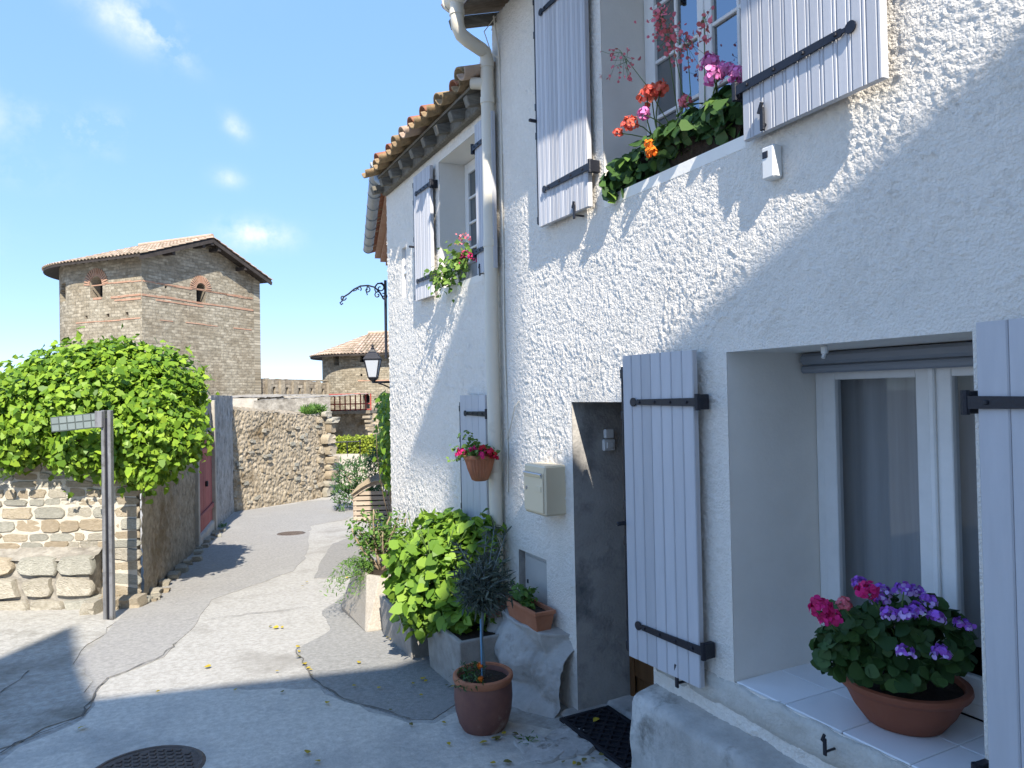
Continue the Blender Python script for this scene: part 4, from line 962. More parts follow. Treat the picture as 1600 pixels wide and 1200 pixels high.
def tower(name, label, A, wdir, adir, width, slen, zb, ze, zr, ov, gable_holes, side_holes, bands, roofm='tower_tile', gable_bands=(), tile_step=.21, round_holes=()):
    """horseshoe tower. A = near corner of gable face; wdir along gable face; adir from gable back to the round end"""
    T = thing(name, label, 'tower', A+ZZ*zb); R_ = width/2
    ctr = A+wdir*R_+adir*slen
    out_g = -adir; out_s = -wdir
    poly_wall([(0, zb), (width, zb), (width, ze), (R_, zr), (0, ze)], gable_holes, lambda u, v: A+wdir*u+ZZ*v, 'tower_masonry', 'gable_face', T, 0., .5, adir)
    poly_wall([(0, zb), (slen, zb), (slen, ze), (0, ze)], side_holes, lambda u, v: A+adir*u+ZZ*v, 'tower_masonry', 'side_face', T, 20.3, .5, wdir)
    n = 40; V = []; Fc = []
    zs = list(np.linspace(zb, ze, 40))
    for k in range(n+1):
        a = math.pi*k/n; p = ctr-wdir*R_*math.cos(a)+adir*R_*math.sin(a)
        for z in zs: V.append(p+ZZ*z)
    m_ = len(zs)
    for k in range(n):
        for j in range(m_-1):
            a = k*m_+j; cc = (np.array(V[a])+np.array(V[a+m_+1]))/2
            if any(rh(cc) for rh in round_holes): continue
            Fc.append((a, a+m_, a+m_+1, a+1))
    V += [A+wdir*width+ZZ*zb, A+wdir*width+adir*slen+ZZ*zb, A+wdir*width+adir*slen+ZZ*ze, A+wdir*width+ZZ*ze]; q = len(V)-4; Fc.append((q, q+1, q+2, q+3))
    o = obj('round_face', V, Fc, 'tower_masonry', T)
    def uvf(p, poly):
        d = p-ctr; a = math.atan2(np.dot(d, adir), -np.dot(d, wdir)); return (20.3+slen+a*R_, p[2])
    setuv(o, uvf)
    if round_holes:
        md = o.modifiers.new('thick', 'SOLIDIFY'); md.thickness = .45; md.offset = 1
    # brick bands, a few cm proud
    for (z, th, g0, g1, sd0, sd1) in bands:
        b = B(); rs_ = random.Random(int(z*100))
        x = g0
        while x < g1:
            w = rs_.uniform(.5, 1.2); w = min(w, g1-x)
            if rs_.random() < .88: b.box(A+wdir*(x+w/2)-adir*.006+ZZ*(z+rs_.uniform(-.02, .02)), (w, .03, th*rs_.uniform(.6, 1.1)), (wdir, adir, ZZ))
            x += w
        x = sd0
        while x < sd1:
            w = min(rs_.uniform(.5, 1.2), sd1-x)
            if rs_.random() < .88: b.box(A+adir*(x+w/2)-wdir*.006+ZZ*(z+rs_.uniform(-.02, .02)), (w, .03, th*rs_.uniform(.6, 1.1)), (adir, wdir, ZZ))
            x += w
        if b.v: b.build('brick_band', 'brick_orange', T, kind='stuff')
    # roof: two slopes, overhangs, half-cone end
    slope = (zr-ze)/R_; e = R_+ov; zed = zr-slope*e; zr2 = zr+.10; zed += .10
    gd = -adir*ov
    b = B(); P0 = A+wdir*R_+gd; P1 = ctr
    def S(sg, s, dz=0.): return sg
    left = [P0+ZZ*zr2, P1+ZZ*zr2, P1-wdir*e+ZZ*zed, P0-wdir*e+ZZ*zed]; right = [P0+ZZ*zr2, P0+wdir*e+ZZ*zed, P1+wdir*e+ZZ*zed, P1+ZZ*zr2]
    th = -ZZ*.10
    for q in (left, right): b.add(q+[p+th for p in q], [(0, 1, 2, 3), (7, 6, 5, 4), (0, 4, 5, 1), (1, 5, 6, 2), (2, 6, 7, 3), (3, 7, 4, 0)])
    rim = [ctr-wdir*e*math.cos(a)+adir*e*math.sin(a)+ZZ*zed for a in [math.pi*k/24 for k in range(25)]]; ap = ctr+ZZ*zr2
    b.add([ap, ap+th]+rim+[p+th for p in rim], [(0, 2+k, 3+k) for k in range(24)]+[(1, 28+k, 27+k) for k in range(24)]+[(2+k, 27+k, 28+k, 3+k) for k in range(24)])
    rf = b.build('roof', 'dark_timber', T)
    # rows of half-round tiles on the slopes
    tb = B(); L = e/math.cos(math.atan(slope)); upd = lambda s: (wdir*s*math.cos(math.atan(slope))+ZZ*math.sin(math.atan(slope)))
    tints = []
    def barrel(base, up, L, wide, nrows, w1=None):
        side = np.cross(up, ZZ); side = side/np.linalg.norm(side); nrm = np.cross(side, up)
        if nrm[2] < 0: nrm = -nrm
        for r in range(nrows):
            a0, a1 = L*r/nrows-.03, L*(r+1)/nrows; tt = random.random()
            f0 = 1 if w1 is None else 1-(1-w1)*r/nrows; f1 = 1 if w1 is None else 1-(1-w1)*(r+1)/nrows
            V = []
            for (aa, k, f, lift) in ((a0, 1.08, f0, .03), (a1, .9, f1, .0)):
                for i in range(5): t = math.pi*i/4; V.append(base+up*aa+side*wide*.5*k*f*math.cos(t)+nrm*(wide*.42*k*math.sin(t)*max(f, .4)+lift))
            for i in range(5): t = math.pi*i/4; V.append(V[i]-nrm*.03)
            tb.add(V, [(i, i+1, 6+i, 5+i) for i in range(4)]+[(i+1, i, 10+i, 11+i) for i in range(4)]); tints.extend([tt]*15)
    tot = slen+ov; k = int(tot/tile_step); rows = max(5, int(L/.42))
    for i in range(k+1):
        base = P0+adir*(tot*i/k); barrel(base-wdir*e+ZZ*zed, upd(1), L, tile_step*.78, rows); barrel(base+wdir*e+ZZ*zed, upd(-1), L, tile_step*.78, rows)
    k2 = int(math.pi*e/tile_step)
    for i in range(1, k2):
        a = math.pi*i/k2; p = ctr-wdir*e*math.cos(a)+adir*e*math.sin(a)+ZZ*zed; up = ap-p; LL = np.linalg.norm(up); barrel(p, up/LL, LL*.97, tile_step*.78, rows, .15)
    to = tb.build('roof_tiles', roofm, rf, smooth=False, kind='stuff'); at = to.data.attributes.new('tint', 'FLOAT', 'POINT'); at.data.foreach_set('value', tints)
    rb = B(); rb.tube([P0+ZZ*(zr2+.08), P1+ZZ*(zr2+.08)], .11, 8); rb.build('ridge_tiles', 'tile_c', rf)
    # bargeboards and purlin ends
    g = B()
    for s in (-1, 1):
        u = upd(-s); a = P0+wdir*s*e+ZZ*(zed-.16); g.box(a+u*L/2-adir*.0, (L, .07, .16), (u, adir, np.cross(u, adir)))
        for f in (.12, .55): q = A+wdir*R_+wdir*s*e*f; g.box(q+ZZ*(zr2-.3-slope*e*f)-adir*ov*.45, (.16, ov, .16), (wdir, adir, ZZ))
    g.box(P0+adir*ov*.5+ZZ*(zr2-.26), (.2, ov, .2), (wdir, adir, ZZ)); g.build('bargeboards', 'dark_timber', rf)
    g = B(); kk = int(slen/.45)
    for i in range(kk+1): g.box(A+adir*(slen*i/kk)-wdir*(ov*.45)+ZZ*(ze-.05), (ov*1.1, .09, .10), (wdir, adir, ZZ))
    g.build('rafter_tails', 'old_timber', rf)
    return T
TA = rad(22); wd = R0*math.sin(TA)+fh*math.cos(TA); ad = -R0*math.cos(TA)+fh*math.sin(TA)
rA = ray(222, 500); A = rA/np.dot(rA, fh)*30.; A = np.array((A[0], A[1], 0))
def on_plane(px, py, P, u, nrm):
    d = ray(px, py); t = np.dot(P-CP, nrm)/np.dot(d, nrm); q = CP+d*t; return np.dot(q-P, u), q[2]
GH = lambda px, py: on_plane(px, py, A, wd, ad)
SH = lambda px, py: on_plane(px, py, A, ad, wd)
def gh_arch(f, x0, x1, y0, y1):
    u0, v0 = f(x0, y1); u1, v1 = f(x1, y0); um, vb = f((x0+x1)/2, y1); _, vt = f((x0+x1)/2, y0); return arch((u0+u1)/2, vb, abs(u1-u0), vt-vb)
def gh_rect(f, x0, x1, y0, y1):
    u0, v0 = f(x0, y1); u1, _ = f(x1, y1); _, vt = f((x0+x1)/2, y0); return rect((u0+u1)/2, v0, abs(u1-u0), vt-v0)
ze1 = GH(222, 398)[1]; Wt = GH(397, 500)[0]; zr1 = GH(322, 378)[1]
gholes = [gh_arch(GH, 307, 321, 443, 474), gh_rect(GH, 257.5, 261, 446.5, 450.5), gh_rect(GH, 296, 298, 458, 461), gh_rect(GH, 344, 346, 466, 469)]
sl_ = 4.0
sholes = [gh_arch(SH, 141, 160, 432, 465), gh_rect(SH, 114, 118, 495, 499.5), gh_rect(SH, 133, 137, 493, 498), gh_rect(SH, 166, 171, 490, 495.5), gh_rect(SH, 196, 200.5, 487.5, 496)]
sholes = [h for h in sholes if max(p[0] for p in h) < sl_-.05]
bz = [GH(222, y)[1] for y in (438, 460, 497)]
def wh1(x0, x1, y0, y1):
    def f(p):
        v = p-CP; zc = v @ FW; x = 800+F*(v @ RR)/zc; y = 600-F*(v @ UU)/zc; return x0 < x < x1 and y0 < y < y1 and zc < 34.5
    return f
T1 = tower('rampart_tower', 'tall horseshoe stone tower with brick bands and tiled gable roof', A, wd, ad, Wt, sl_, -2.5, ze1, zr1, .62, gholes, sholes,
      [(bz[0], .07, .05, Wt-.1, 0, sl_-1.0), (bz[0]-.02, .06, .05, Wt-.1, 9, 9), (bz[1], .09, 0, Wt-.05, 0.05, sl_-1.1), (bz[1]-.17, .08, 0, Wt*.5, 0.05, 1.6), (bz[2], .05, .9, Wt-.2, .1, sl_)], round_holes=[wh1(95, 103, 440, 472)])
def voussoirs(T, f, P, u, nrm, x0, x1, ytop, ybase):
    u0, v = f(x0, ybase); u1, _ = f(x1, ybase); r = abs(u1-u0)/2; uc = (u0+u1)/2; _, vt = f((x0+x1)/2, ytop); vc = vt-r
    b = B()
    for k in range(17):
        a = math.pi*(k+.5)/17; d = u*math.cos(a)+ZZ*math.sin(a); t_ = np.cross(d, nrm); b.box(P+u*uc+ZZ*vc+d*(r+.19)-nrm*.01, (.34, .05, math.pi*(r+.1)/17*.72), (d, nrm, t_))
    b.build('brick_arch', 'brick_orange', T)
voussoirs(T1, GH, A, wd, ad, 307, 321, 443, 474); voussoirs(T1, SH, A, ad, wd, 141, 160, 432, 465)
# second, far tower
def tower2():
    t = 44.; P = ray(488, 560); aD = -R0*math.cos(rad(4))+fh*math.sin(rad(4)); wD = R0*math.sin(rad(4))+fh*math.cos(rad(4))
    width = 5.6; ctr_px = 577; c = ray(ctr_px, 600); c = c/np.dot(c, fh)*t; c = np.array((c[0], c[1], 0)); sl = 5.5
    A2 = c-aD*sl-wD*width/2
    ze = zat(549, 540, t-3); zr = zat(525, 560, t)
    def wh(x0, x1, y0, y1):
        def f(p):
            v = p-CP; zc = v @ FW; x = 800+F*(v @ RR)/zc; y = 600-F*(v @ UU)/zc; return x0 < x < x1 and y0 < y < y1
        return f
    S2 = lambda px, py: on_plane(px, py, A2, aD, wD)
    T = tower('rampart_tower', 'far stone tower with pale tiled hipped roof beyond the railing', A2, wD, aD, width, sl, -3, ze, zr, .7, [],
          [gh_rect(S2, 562, 574, 556, 566), gh_arch(S2, 567, 577.5, 615, 641)]+[gh_rect(S2, x, x+3.2, 584, 588) for x in (563, 582)], [(zat(595, 560, t-3), .08, 0, 0, 0, 5.4)], round_holes=[wh(521, 530, 553, 572)])
    return A2, aD, wD, T
A2, aD2, wD2, T2 = tower2()
# curtain wall with loopholes between the towers, and left of the first tower
def curtain(name, label, p0, p1, zt0, zt1, zbot, nm, loops=True, thick=.6):
    p0, p1 = np.array(p0), np.array(p1); u = (p1-p0); u[2] = 0; L = np.linalg.norm(u); u = u/L; o = np.array((u[1], -u[0], 0))
    if np.dot(o, -fh) < 0: o = -o
    Wl = thing(name, label, 'wall', (p0+p1)/2*np.array((1, 1, 0))+ZZ*zbot); n = int(L/.95); hs = []
    if loops:
        for i in range(n):
            x = (i+.5)*L/n; zt_ = zt0+(zt1-zt0)*x/L; hs.append([(x-.10, zt_-1.15), (x+.10, zt_-1.15), (x+.10, zt_-.42), (x-.10, zt_-.42)])
    rs_ = random.Random(3); top = [(L, zt1), (0, zt0)]; topj = []
    k = 26
    for i in range(k+1): x = L*(1-i/k); topj.append((x, zt0+(zt1-zt0)*x/L+rs_.uniform(-.06, .06)))
    poly_wall([(0, zbot), (L, zbot)]+topj, hs, lambda a, v: p0*np.array((1, 1, 0))+u*a+ZZ*v, 'rampart_masonry', 'curtain_face', Wl, 3.7, .4, -o)
    b = B(); 
    for i in range(n+1):     # pilaster strips between loopholes
        x = i*L/n; b.box(p0*np.array((1, 1, 0))+u*min(max(x, .2), L-.2)+o*.07+ZZ*(zt0+(zt1-zt0)*x/L-.75), (.30, .16, 1.36), (u, o, ZZ))
    b.build('buttress_strips', 'rampart_stone', Wl)
    b = B(); b.box(p0*np.array((1, 1, 0))+u*L/2-o*(thick/2+.01)+ZZ*((zt0+zt1)/2+.01), (L, thick, .08), (u, o, ZZ)); b.build('wall_walk', 'rampart_stone', Wl)
    return Wl
def plan(px, t): d = ray(px, 610); d = d/np.dot(d, fh)*t; return np.array((d[0], d[1], 0))
curtain('rampart_wall', 'grey rampart wall with narrow loopholes linking the two towers', plan(396, 36.5), plan(530, 43.), zat(590, 402, 36.5), zat(598, 520, 43), -3, 'x')
curtain('rampart_wall', 'plain rampart wall running behind the leafy creeper', plan(-260, 27), plan(100, 35), zat(601, -200, 27), zat(606, 50, 35), -3, 'x')
# walkway ledge and terraces in front of the ramparts
TW = thing('terrace_wall', 'pale rendered terrace wall below the large tower', 'wall', plan(420, 27)+ZZ*-1)
for (pa, ta, pb, tb_, y0, y1, m, sd) in ((230, 26.5, 402, 27.5, 622, 640, 'pale_render', 2.), (396, 27.2, 516, 28.5, 624, 630, 'rubble_grey', 7.)):
    a, c = plan(pa, ta), plan(pb, tb_); zt1_, zt2_ = zat(y0+2, pa, ta), zat(y0-4 if pa > 300 else y0, pb, tb_); V, Fc = displaced_quad(a-ZZ*1.5, c-ZZ*1.5, c+ZZ*zt2_, a+ZZ*zt1_, 70, 30, .05, 3., -fh, sd); obj('face', V, Fc, m, TW, smooth=True)
    V, Fc = displaced_quad(a+ZZ*zt1_, c+ZZ*zt2_, c+fh*9+ZZ*(zt2_+.15), a+fh*9+ZZ*(zt1_+.15), 60, 40, .05, 2., (0, 0, 1), sd+1); obj('top', V, Fc, 'rubble_grey', TW, smooth=True)
b = B(); a, c = plan(405, 35.5), plan(500, 38.5); b.add([a+ZZ*zat(621, 405, 35.5), c+ZZ*zat(617, 500, 38.5), c+ZZ*-1, a-ZZ*1], [(3, 2, 1, 0)]); u_ = (c-a)/np.linalg.norm(c-a); b.box((a+c)/2+fh*.5+ZZ*(zat(619.5, 450, 37)), (np.linalg.norm(c-a), 1.4, .14), (u_, np.cross(ZZ, u_), ZZ)); b.build('ledge', 'pale_render', TW)
# rubble bank and platform under the red railing
PLT = thing('stone_platform', 'stone platform with steps below the far tower', 'platform', plan(545, 38.5)+ZZ*-1)
a, c = plan(500, 36.5), plan(625, 37.5); V, Fc = displaced_quad(a-ZZ*3.2, c-ZZ*3.2, c+ZZ*zat(646, 612, 37.5), a+ZZ*zat(646, 512, 36.5), 60, 50, .09, 2.2, -fh, 13.); obj('face', V, Fc, 'rubble', PLT, smooth=True)
b = B(); a, c = plan(513, 36.2), plan(580, 36.8); zp = zat(644, 545, 36.5); b.box((a+c)/2+fh*2.2+ZZ*zp, (np.linalg.norm(c-a), 5.2, .16), ((c-a)/np.linalg.norm(c-a), fh, ZZ)); b.build('deck', 'rampart_stone', PLT)
for i in range(5):
    b = B(); p = plan(573+2.2*i+1.5*(i % 2), 36.0); b.box(p+ZZ*zat(651+6.5*i, 573, 36)-ZZ*.02, (.42, .6, .13), (R0, fh, ZZ), bev=.02); b.build('step', 'rampart_stone', PLT)
RL = thing('railing', 'red metal railing along the stone platform', 'railing', plan(545, 36.1)+ZZ*(zp+.08))
a, c = plan(514.5, 36.0), plan(579, 36.6)
for z_ in (.12, .42, .92):
    q = B(); q.tube([a+ZZ*(zp+z_), c+ZZ*(zp+z_)], .035, 6); q.build('rail', 'red_paint', RL)
pm = None
for i in range(9):
    p = a+(c-a)*i/8
    if pm is None: q = B(); q.tube([(0, 0, 0), (0, 0, .86)], .034, 6); pm = mesh('post', q.v, q.f, 'red_paint')
    inst('post', pm, Matrix.Translation(tuple(p+ZZ*(zp+.07))), RL)
# garden terrace with hedge
GT = thing('garden_wall', 'low pale garden wall under the clipped yellow hedge', 'wall', plan(560, 22.6)+ZZ*-1)
a, c = plan(508, 22.3), plan(640, 23.5); V, Fc = displaced_quad(a-ZZ*1.6, c-ZZ*1.6, c+ZZ*zat(709, 620, 23.5), a+ZZ*zat(709, 515, 22.3), 60, 24, .03, 4., -fh, 17.); obj('face', V, Fc, 'pale_render', GT, smooth=True)
zg = zat(709, 560, 22.8); V = [a+ZZ*zg, c+ZZ*zg, c+fh*13+ZZ*zg, a+fh*13+ZZ*zg]; obj('garden_terrace', V, [(0, 1, 2, 3)], 'soil', kind='structure')
b = B(); u_ = (c-a)/np.linalg.norm(c-a); zf = zat(690, 560, 22.6)
b.tube([plan(521, 22.45)+ZZ*zf, plan(640, 23.4)+ZZ*zf], .02, 6)
for i in range(6): p = plan(521+20*i, 22.45+.15*i); b.tube([p+ZZ*(zg-.3), p+ZZ*zf], .02, 6)
tag(b.build('fence_rail', 'iron'), 'thin dark rail fence in front of the yellow hedge', 'fence')
# hut-like wooden bin shelter
def bin_shelter():
    base = gp(552, 815); S = thing('bin_shelter', 'slatted wooden bin shelter with curved shingled lid', 'shelter', (base[0], base[1], gz(base[0], base[1])))
    u = R0*math.cos(rad(3))+fh*math.sin(rad(3)); v = np.cross(ZZ, u); z0 = base[2]; Wd = 1.15; Dp = .9; hL, hM = .50, .76
    o = np.array((base[0], base[1], z0))
    for x in (.035, Wd-.035):
        for y in (.035, Dp): q = B(); q.box(o+u*x+v*y+ZZ*.3, (.07, .07, .6), (u, v, ZZ), bev=.004); q.build('post', 'bin_wood', S)
    for i in range(6):
        z = .06+.105*i; q = B(); w0 = .0 if i < 5 else .12
        q.box(o+u*(Wd/2)+v*.0+ZZ*z, (Wd-.02-2*w0, .022, .078), (u, v, ZZ), bev=.003); q.build('slat', 'bin_wood', S)
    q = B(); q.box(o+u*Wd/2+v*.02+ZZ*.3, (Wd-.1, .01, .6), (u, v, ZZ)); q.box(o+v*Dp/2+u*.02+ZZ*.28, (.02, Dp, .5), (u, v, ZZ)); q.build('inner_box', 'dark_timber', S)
    arcp = lambda f: (f*Wd, hL+.04+(hM-hL)*math.sin(math.pi*f))
    q = B()
    for i in range(12):
        (x0, z_0), (x1, z_1) = arcp(i/12), arcp((i+1)/12); d = u*(x1-x0)+ZZ*(z_1-z_0); L = np.linalg.norm(d); d = d/L; q.box(o+u*(x0+x1)/2+ZZ*(z_0+z_1)/2-v*.02, (L+.01, .03, .085), (d, v, np.cross(d, v)))
    lid = q.build('lid', 'bin_wood', S); sm = None
    for i in range(14):
        (x0, z_0), (x1, z_1) = arcp(i/14-.01), arcp((i+1)/14); d = u*(x1-x0)+ZZ*(z_1-z_0); L = np.linalg.norm(d); d = d/L; nn = np.cross(d, v)
        if nn[2] < 0: nn = -nn
        if sm is None: qq = B(); qq.box((0, 0, 0), (L*.93, .17, .03), bev=.006); sm = mesh('shingle', qq.v, qq.f, 'shingle')
        for r in range(6):
            p = o+u*(x0+x1)/2+ZZ*((z_0+z_1)/2+.05+.012*r)+v*(-.03+.155*r); tw = random.uniform(-.03, .03)
            mw = Matrix(((d[0], v[0], nn[0], p[0]), (d[1], v[1], nn[1], p[1]), (d[2], v[2], nn[2], p[2]), (0, 0, 0, 1))) @ Matrix.Rotation(tw, 4, 'Z') @ Matrix.Rotation(-.06, 4, 'X'); inst('shingle', sm, mw, lid)
bin_shelter()
# ------------------------------------------------------------------ finger post
def finger_post():
    g0 = gp(171, 968); t = np.dot(g0, fh); P = thing('finger_post', 'grey steel finger post with an empty gridded sign arm', 'signpost', g0)
    zt_ = zat(641, 165, t)
    for s in (-.032, .032):
        q = B(); q.box(g0*np.array((1, 1, 0))+R0*s+ZZ*((zt_+g0[2])/2-.05), (.035, .06, zt_-g0[2]+.1), (R0, fh, ZZ), bev=.005); q.build('upright', 'steel_post', P)
    q = B(); q.box(g0*np.array((1, 1, 0))+fh*.008+ZZ*((zt_+g0[2])/2-.08), (.03, .03, zt_-g0[2]), (R0, fh, ZZ)); q.build('inner_rail', 'iron', P)
    q = B(); q.box(g0*np.array((1, 1, 0))-R0*.055-fh*.02+ZZ*(zt_-.09), (.075, .09, .17), (R0, fh, ZZ), bev=.006); q.build('arm_clamp', 'steel_post', P)
    pl_, pr = dp(80, 664, t), dp(157, 656, t); u = pr-pl_; L = np.linalg.norm(u); u = u/L; n = np.cross(u, ZZ); n /= np.linalg.norm(n); w = np.cross(n, u); H = .155; c = (pl_+pr)/2
    q = B(); q.box(c, (L, .018, H), (u, n, w), bev=.003); arm = q.build('sign_arm', 'sign_frame', P); cw = (L-.012)/6
    for i in range(6):
        for j in range(2):
            q = B(); q.box(c+u*(-L/2+.006+cw*(i+.5))+w*(-H/4+H/2*j)*.96-n*0, (cw-.012, .026, H/2-.016), (u, n, w), bev=.002); q.build('sign_cell', 'sign_panel', arm)
finger_post()

# ------------------------------------------------------------------ plants
def leaf_tmpl(shape):
    if shape == 'ovate': P = [(0, 0), (.22, .30), (.5, .38), (.8, .2), (1, 0), (.8, -.2), (.5, -.38), (.22, -.30)]
    elif shape == 'lance': P = [(0, 0), (.3, .09), (.65, .08), (1, 0), (.65, -.08), (.3, -.09)]
    elif shape == 'round': P = [(0, 0), (.1, .42), (.45, .55), (.85, .38), (1, 0), (.85, -.38), (.45, -.55), (.1, -.42)]
    elif shape == 'vine': P = [(0, 0), (.18, .42), (.5, .30), (.62, .34), (1, 0), (.62, -.34), (.5, -.30), (.18, -.42)]
    else: P = [(0, 0), (.3, .26), (.7, .22), (1, 0), (.7, -.22), (.3, -.26)]
    return np.array([(x, y, abs(y)*.35-.18*x*x) for x, y in P])
def leaf_frames(pts, nrm, droop=.3, spread=.8, rng=RNG, tdir=None):
    n = len(pts); nr = nrm+rng.normal(0, spread*.5, (n, 3)); nr /= np.linalg.norm(nr, axis=1)[:, None]+1e-9
    td = rng.normal(0, 1, (n, 3))+np.array((0, 0, -droop*2)) if tdir is None else tdir+rng.normal(0, .45, (n, 3))
    t = td-(td*nr).sum(1)[:, None]*nr; t /= np.linalg.norm(t, axis=1)[:, None]+1e-9
    return t, np.cross(nr, t), nr
def foliage(name, parent, pts, nrm, size, m, shape='ovate', droop=.3, spread=.8, parts=0, part_name='leaf', tdir=None, var=.35, rng=RNG, kind='stuff'):
    pts = np.asarray(pts, float); n = len(pts); T = leaf_tmpl(shape); k = len(T)
    t, s, nr = leaf_frames(pts, np.asarray(nrm, float), droop, spread, rng, tdir)
    sz = size*(1+rng.uniform(-var, var, n)); tint = rng.random(n)
    idx = np.arange(n)
    if parts:
        sc = ((pts-CP) @ fh); order = np.argsort(sc); sel = order[:min(n, parts*3)]; sel = rng.choice(sel, min(parts, len(sel)), replace=False)
        keep = np.ones(n, bool); keep[sel] = False; me5 = []
        for q in range(4):
            me = mesh(part_name, T, [tuple(range(k))], m); a = me.attributes.new('tint', 'FLOAT', 'POINT'); a.data.foreach_set('value', [.15+.23*q]*k); me5.append(me)
        for i in sel:
            A_ = [t[i]*sz[i], s[i]*sz[i], nr[i]*sz[i]]; mw = Matrix([[A_[0][r], A_[1][r], A_[2][r], pts[i][r]] for r in range(3)]+[[0, 0, 0, 1]]); inst(part_name, me5[int(tint[i]*3.99)], mw, parent)
        idx = idx[keep]
    V = (pts[idx][:, None, :]+(T[None, :, 0:1]*t[idx][:, None, :]+T[None, :, 1:2]*s[idx][:, None, :]+T[None, :, 2:3]*nr[idx][:, None, :])*sz[idx][:, None, None]).reshape(-1, 3)
    wo_ = worg(parent); V = V-np.array(wo_); nf = len(idx)
    me = bpy.data.meshes.new(name); me.vertices.add(len(V)); me.vertices.foreach_set('co', V.ravel()); me.loops.add(nf*k); me.loops.foreach_set('vertex_index', np.arange(nf*k)); me.polygons.add(nf)
    me.polygons.foreach_set('loop_start', np.arange(nf)*k); me.update(calc_edges=True); me.validate()
    a = me.attributes.new('tint', 'FLOAT', 'POINT'); a.data.foreach_set('value', np.repeat(tint[idx], k)); me.materials.append(MATS[m])
    o = bpy.data.objects.new(name, me); link(o); o.parent = parent; ORG[o.name] = Vector(wo_)
    if kind: o['kind'] = kind
    return o
def lump_pts(lumps, n, rng=RNG, shell=.35, cut=None):
    """points in the outer shell of a union of ellipsoids: lumps (c, (rx,ry,rz) in R0,fh,Z axes)"""
    P = []; Nn = []; areas = np.array([r[0]*r[2]+r[1]*r[2]+r[0]*r[1] for _, r in lumps]); areas = areas/areas.sum()
    AX = np.stack([R0, fh, ZZ])
    for (c, r), w in zip(lumps, areas):
        k = int(n*w); d = rng.normal(0, 1, (k, 3)); d /= np.linalg.norm(d, axis=1)[:, None]
        q = 1-shell*rng.random(k)**1.6; wob = 1+.16*np.sin(d[:, 0]*9+c[0]*3)*np.cos(d[:, 2]*8+c[2]*5)+.07*np.sin(d[:, 1]*15+d[:, 2]*13)
        loc = d*np.array(r)*(q*wob)[:, None]; P.append(np.array(c)+loc @ AX); nn = (d/np.array(r)) @ AX; nn /= np.linalg.norm(nn, axis=1)[:, None]; Nn.append(nn)
    P = np.concatenate(P); Nn = np.concatenate(Nn); keep = np.ones(len(P), bool)
    for c, r in lumps:
        l = (P-np.array(c)) @ AX.T/np.array(r); keep &= (l**2).sum(1) > .42
    if cut is not None: keep &= cut(P)
    return P[keep], Nn[keep]
def stems(name, parent, base, tips, r0, r1, m, bend=.1, rng=random, n=6):
    b = B()
    for tp in tips:
        bs = np.array(base)+np.array((rng.uniform(-.02, .02), rng.uniform(-.02, .02), 0)); tp = np.array(tp); mid = np.array((rng.uniform(-bend, bend), rng.uniform(-bend, bend), rng.uniform(0, bend)))
        pts = [bs+(tp-bs)*t+mid*math.sin(math.pi*t) for t in np.linspace(0, 1, n)]; b.tube(pts, [r0+(r1-r0)*t for t in np.linspace(0, 1, n)], 6)
    return b.build(name, m, parent, smooth=True)
# ---- creeper over the garden wall
CRP = thing('creeper', 'dense bright green leafy creeper spilling over the stone wall', 'creeper', cs(-4.7, 8.2)+ZZ*-.3)
def lp(px, py, t, rx, ry, rz): return (dp(px, py, t), (rx, ry, rz))
lumps = [lp(150, 640, 8.3, 1.15, .75, .66), lp(215, 625, 8.5, .72, .7, .60), lp(80, 650, 8.2, .75, .6, .48), lp(240, 680, 8.1, .50, .55, .44), lp(160, 692, 7.95, .62, .4, .33), lp(262, 645, 8.8, .34, .6, .44), lp(40, 688, 8.0, .42, .4, .30), lp(130, 580, 8.5, .5, .5, .32), lp(190, 572, 8.5, .35, .4, .30), lp(-70, 650, 8.2, .7, .6, .45), lp(228, 725, 8.0, .26, .3, .26), lp(265, 690, 8.8, .30, .5, .3), lp(60, 600, 8.4, .4, .4, .22)]
P, Nn = lump_pts(lumps, 38000, shell=.4)
foliage('leaves', CRP, P, Nn*.7+np.array((0, -.1, .55))-fh*.25, .075, 'vine_leaf', 'vine', .5, .95, parts=240)
P2 = P[::9]; P2 = P2+Nn[::9]*RNG.uniform(0, .2, (len(P2), 1)); foliage('outer_leaves', CRP, P2, Nn[::9]*.5+np.array((0, 0, .5)), .085, 'vine_leaf', 'vine', .3, 1.2)
stems('trunk', CRP, cs(-4.6, 8.42)+ZZ*-.4, [dp(150, 650, 8.4), dp(220, 640, 8.5), dp(80, 650, 8.4)], .05, .02, 'bark', .15)
# ---- concrete planters
def tapered_box(b, c, u, v, w0, d0, w1, d1, z0, z1, wall=.04, inset=.05):
    """planter: bottom w0 x d0, top w1 x d1, hollow rim"""
    c = np.array(c); L = lambda w, d, z: [c*np.array((1, 1, 0))+u*sx*w/2+v*sy*d/2+ZZ*z for sx, sy in ((-1, -1), (1, -1), (1, 1), (-1, 1))]
    A_, B_, C_, D_ = L(w0, d0, z0), L(w1, d1, z1), L(w1-2*wall, d1-2*wall, z1), L(w1-2*wall, d1-2*wall, z1-inset); Fc = [(3, 2, 1, 0)]
    for q in range(3):
        for i in range(4): Fc.append((4*q+i, 4*q+(i+1) % 4, 4*q+4+(i+1) % 4, 4*q+4+i))
    Fc.append((12, 13, 14, 15)); b.add(A_+B_+C_+D_, Fc); return D_
EX = np.array((1., 0, 0)); EY = np.array((0, 1., 0))
def bevel(o, w=.012):
    m = o.modifiers.new('bevel', 'BEVEL'); m.width = w; m.segments = 2; m.limit_method = 'ANGLE'; m.angle_limit = rad(25); return o
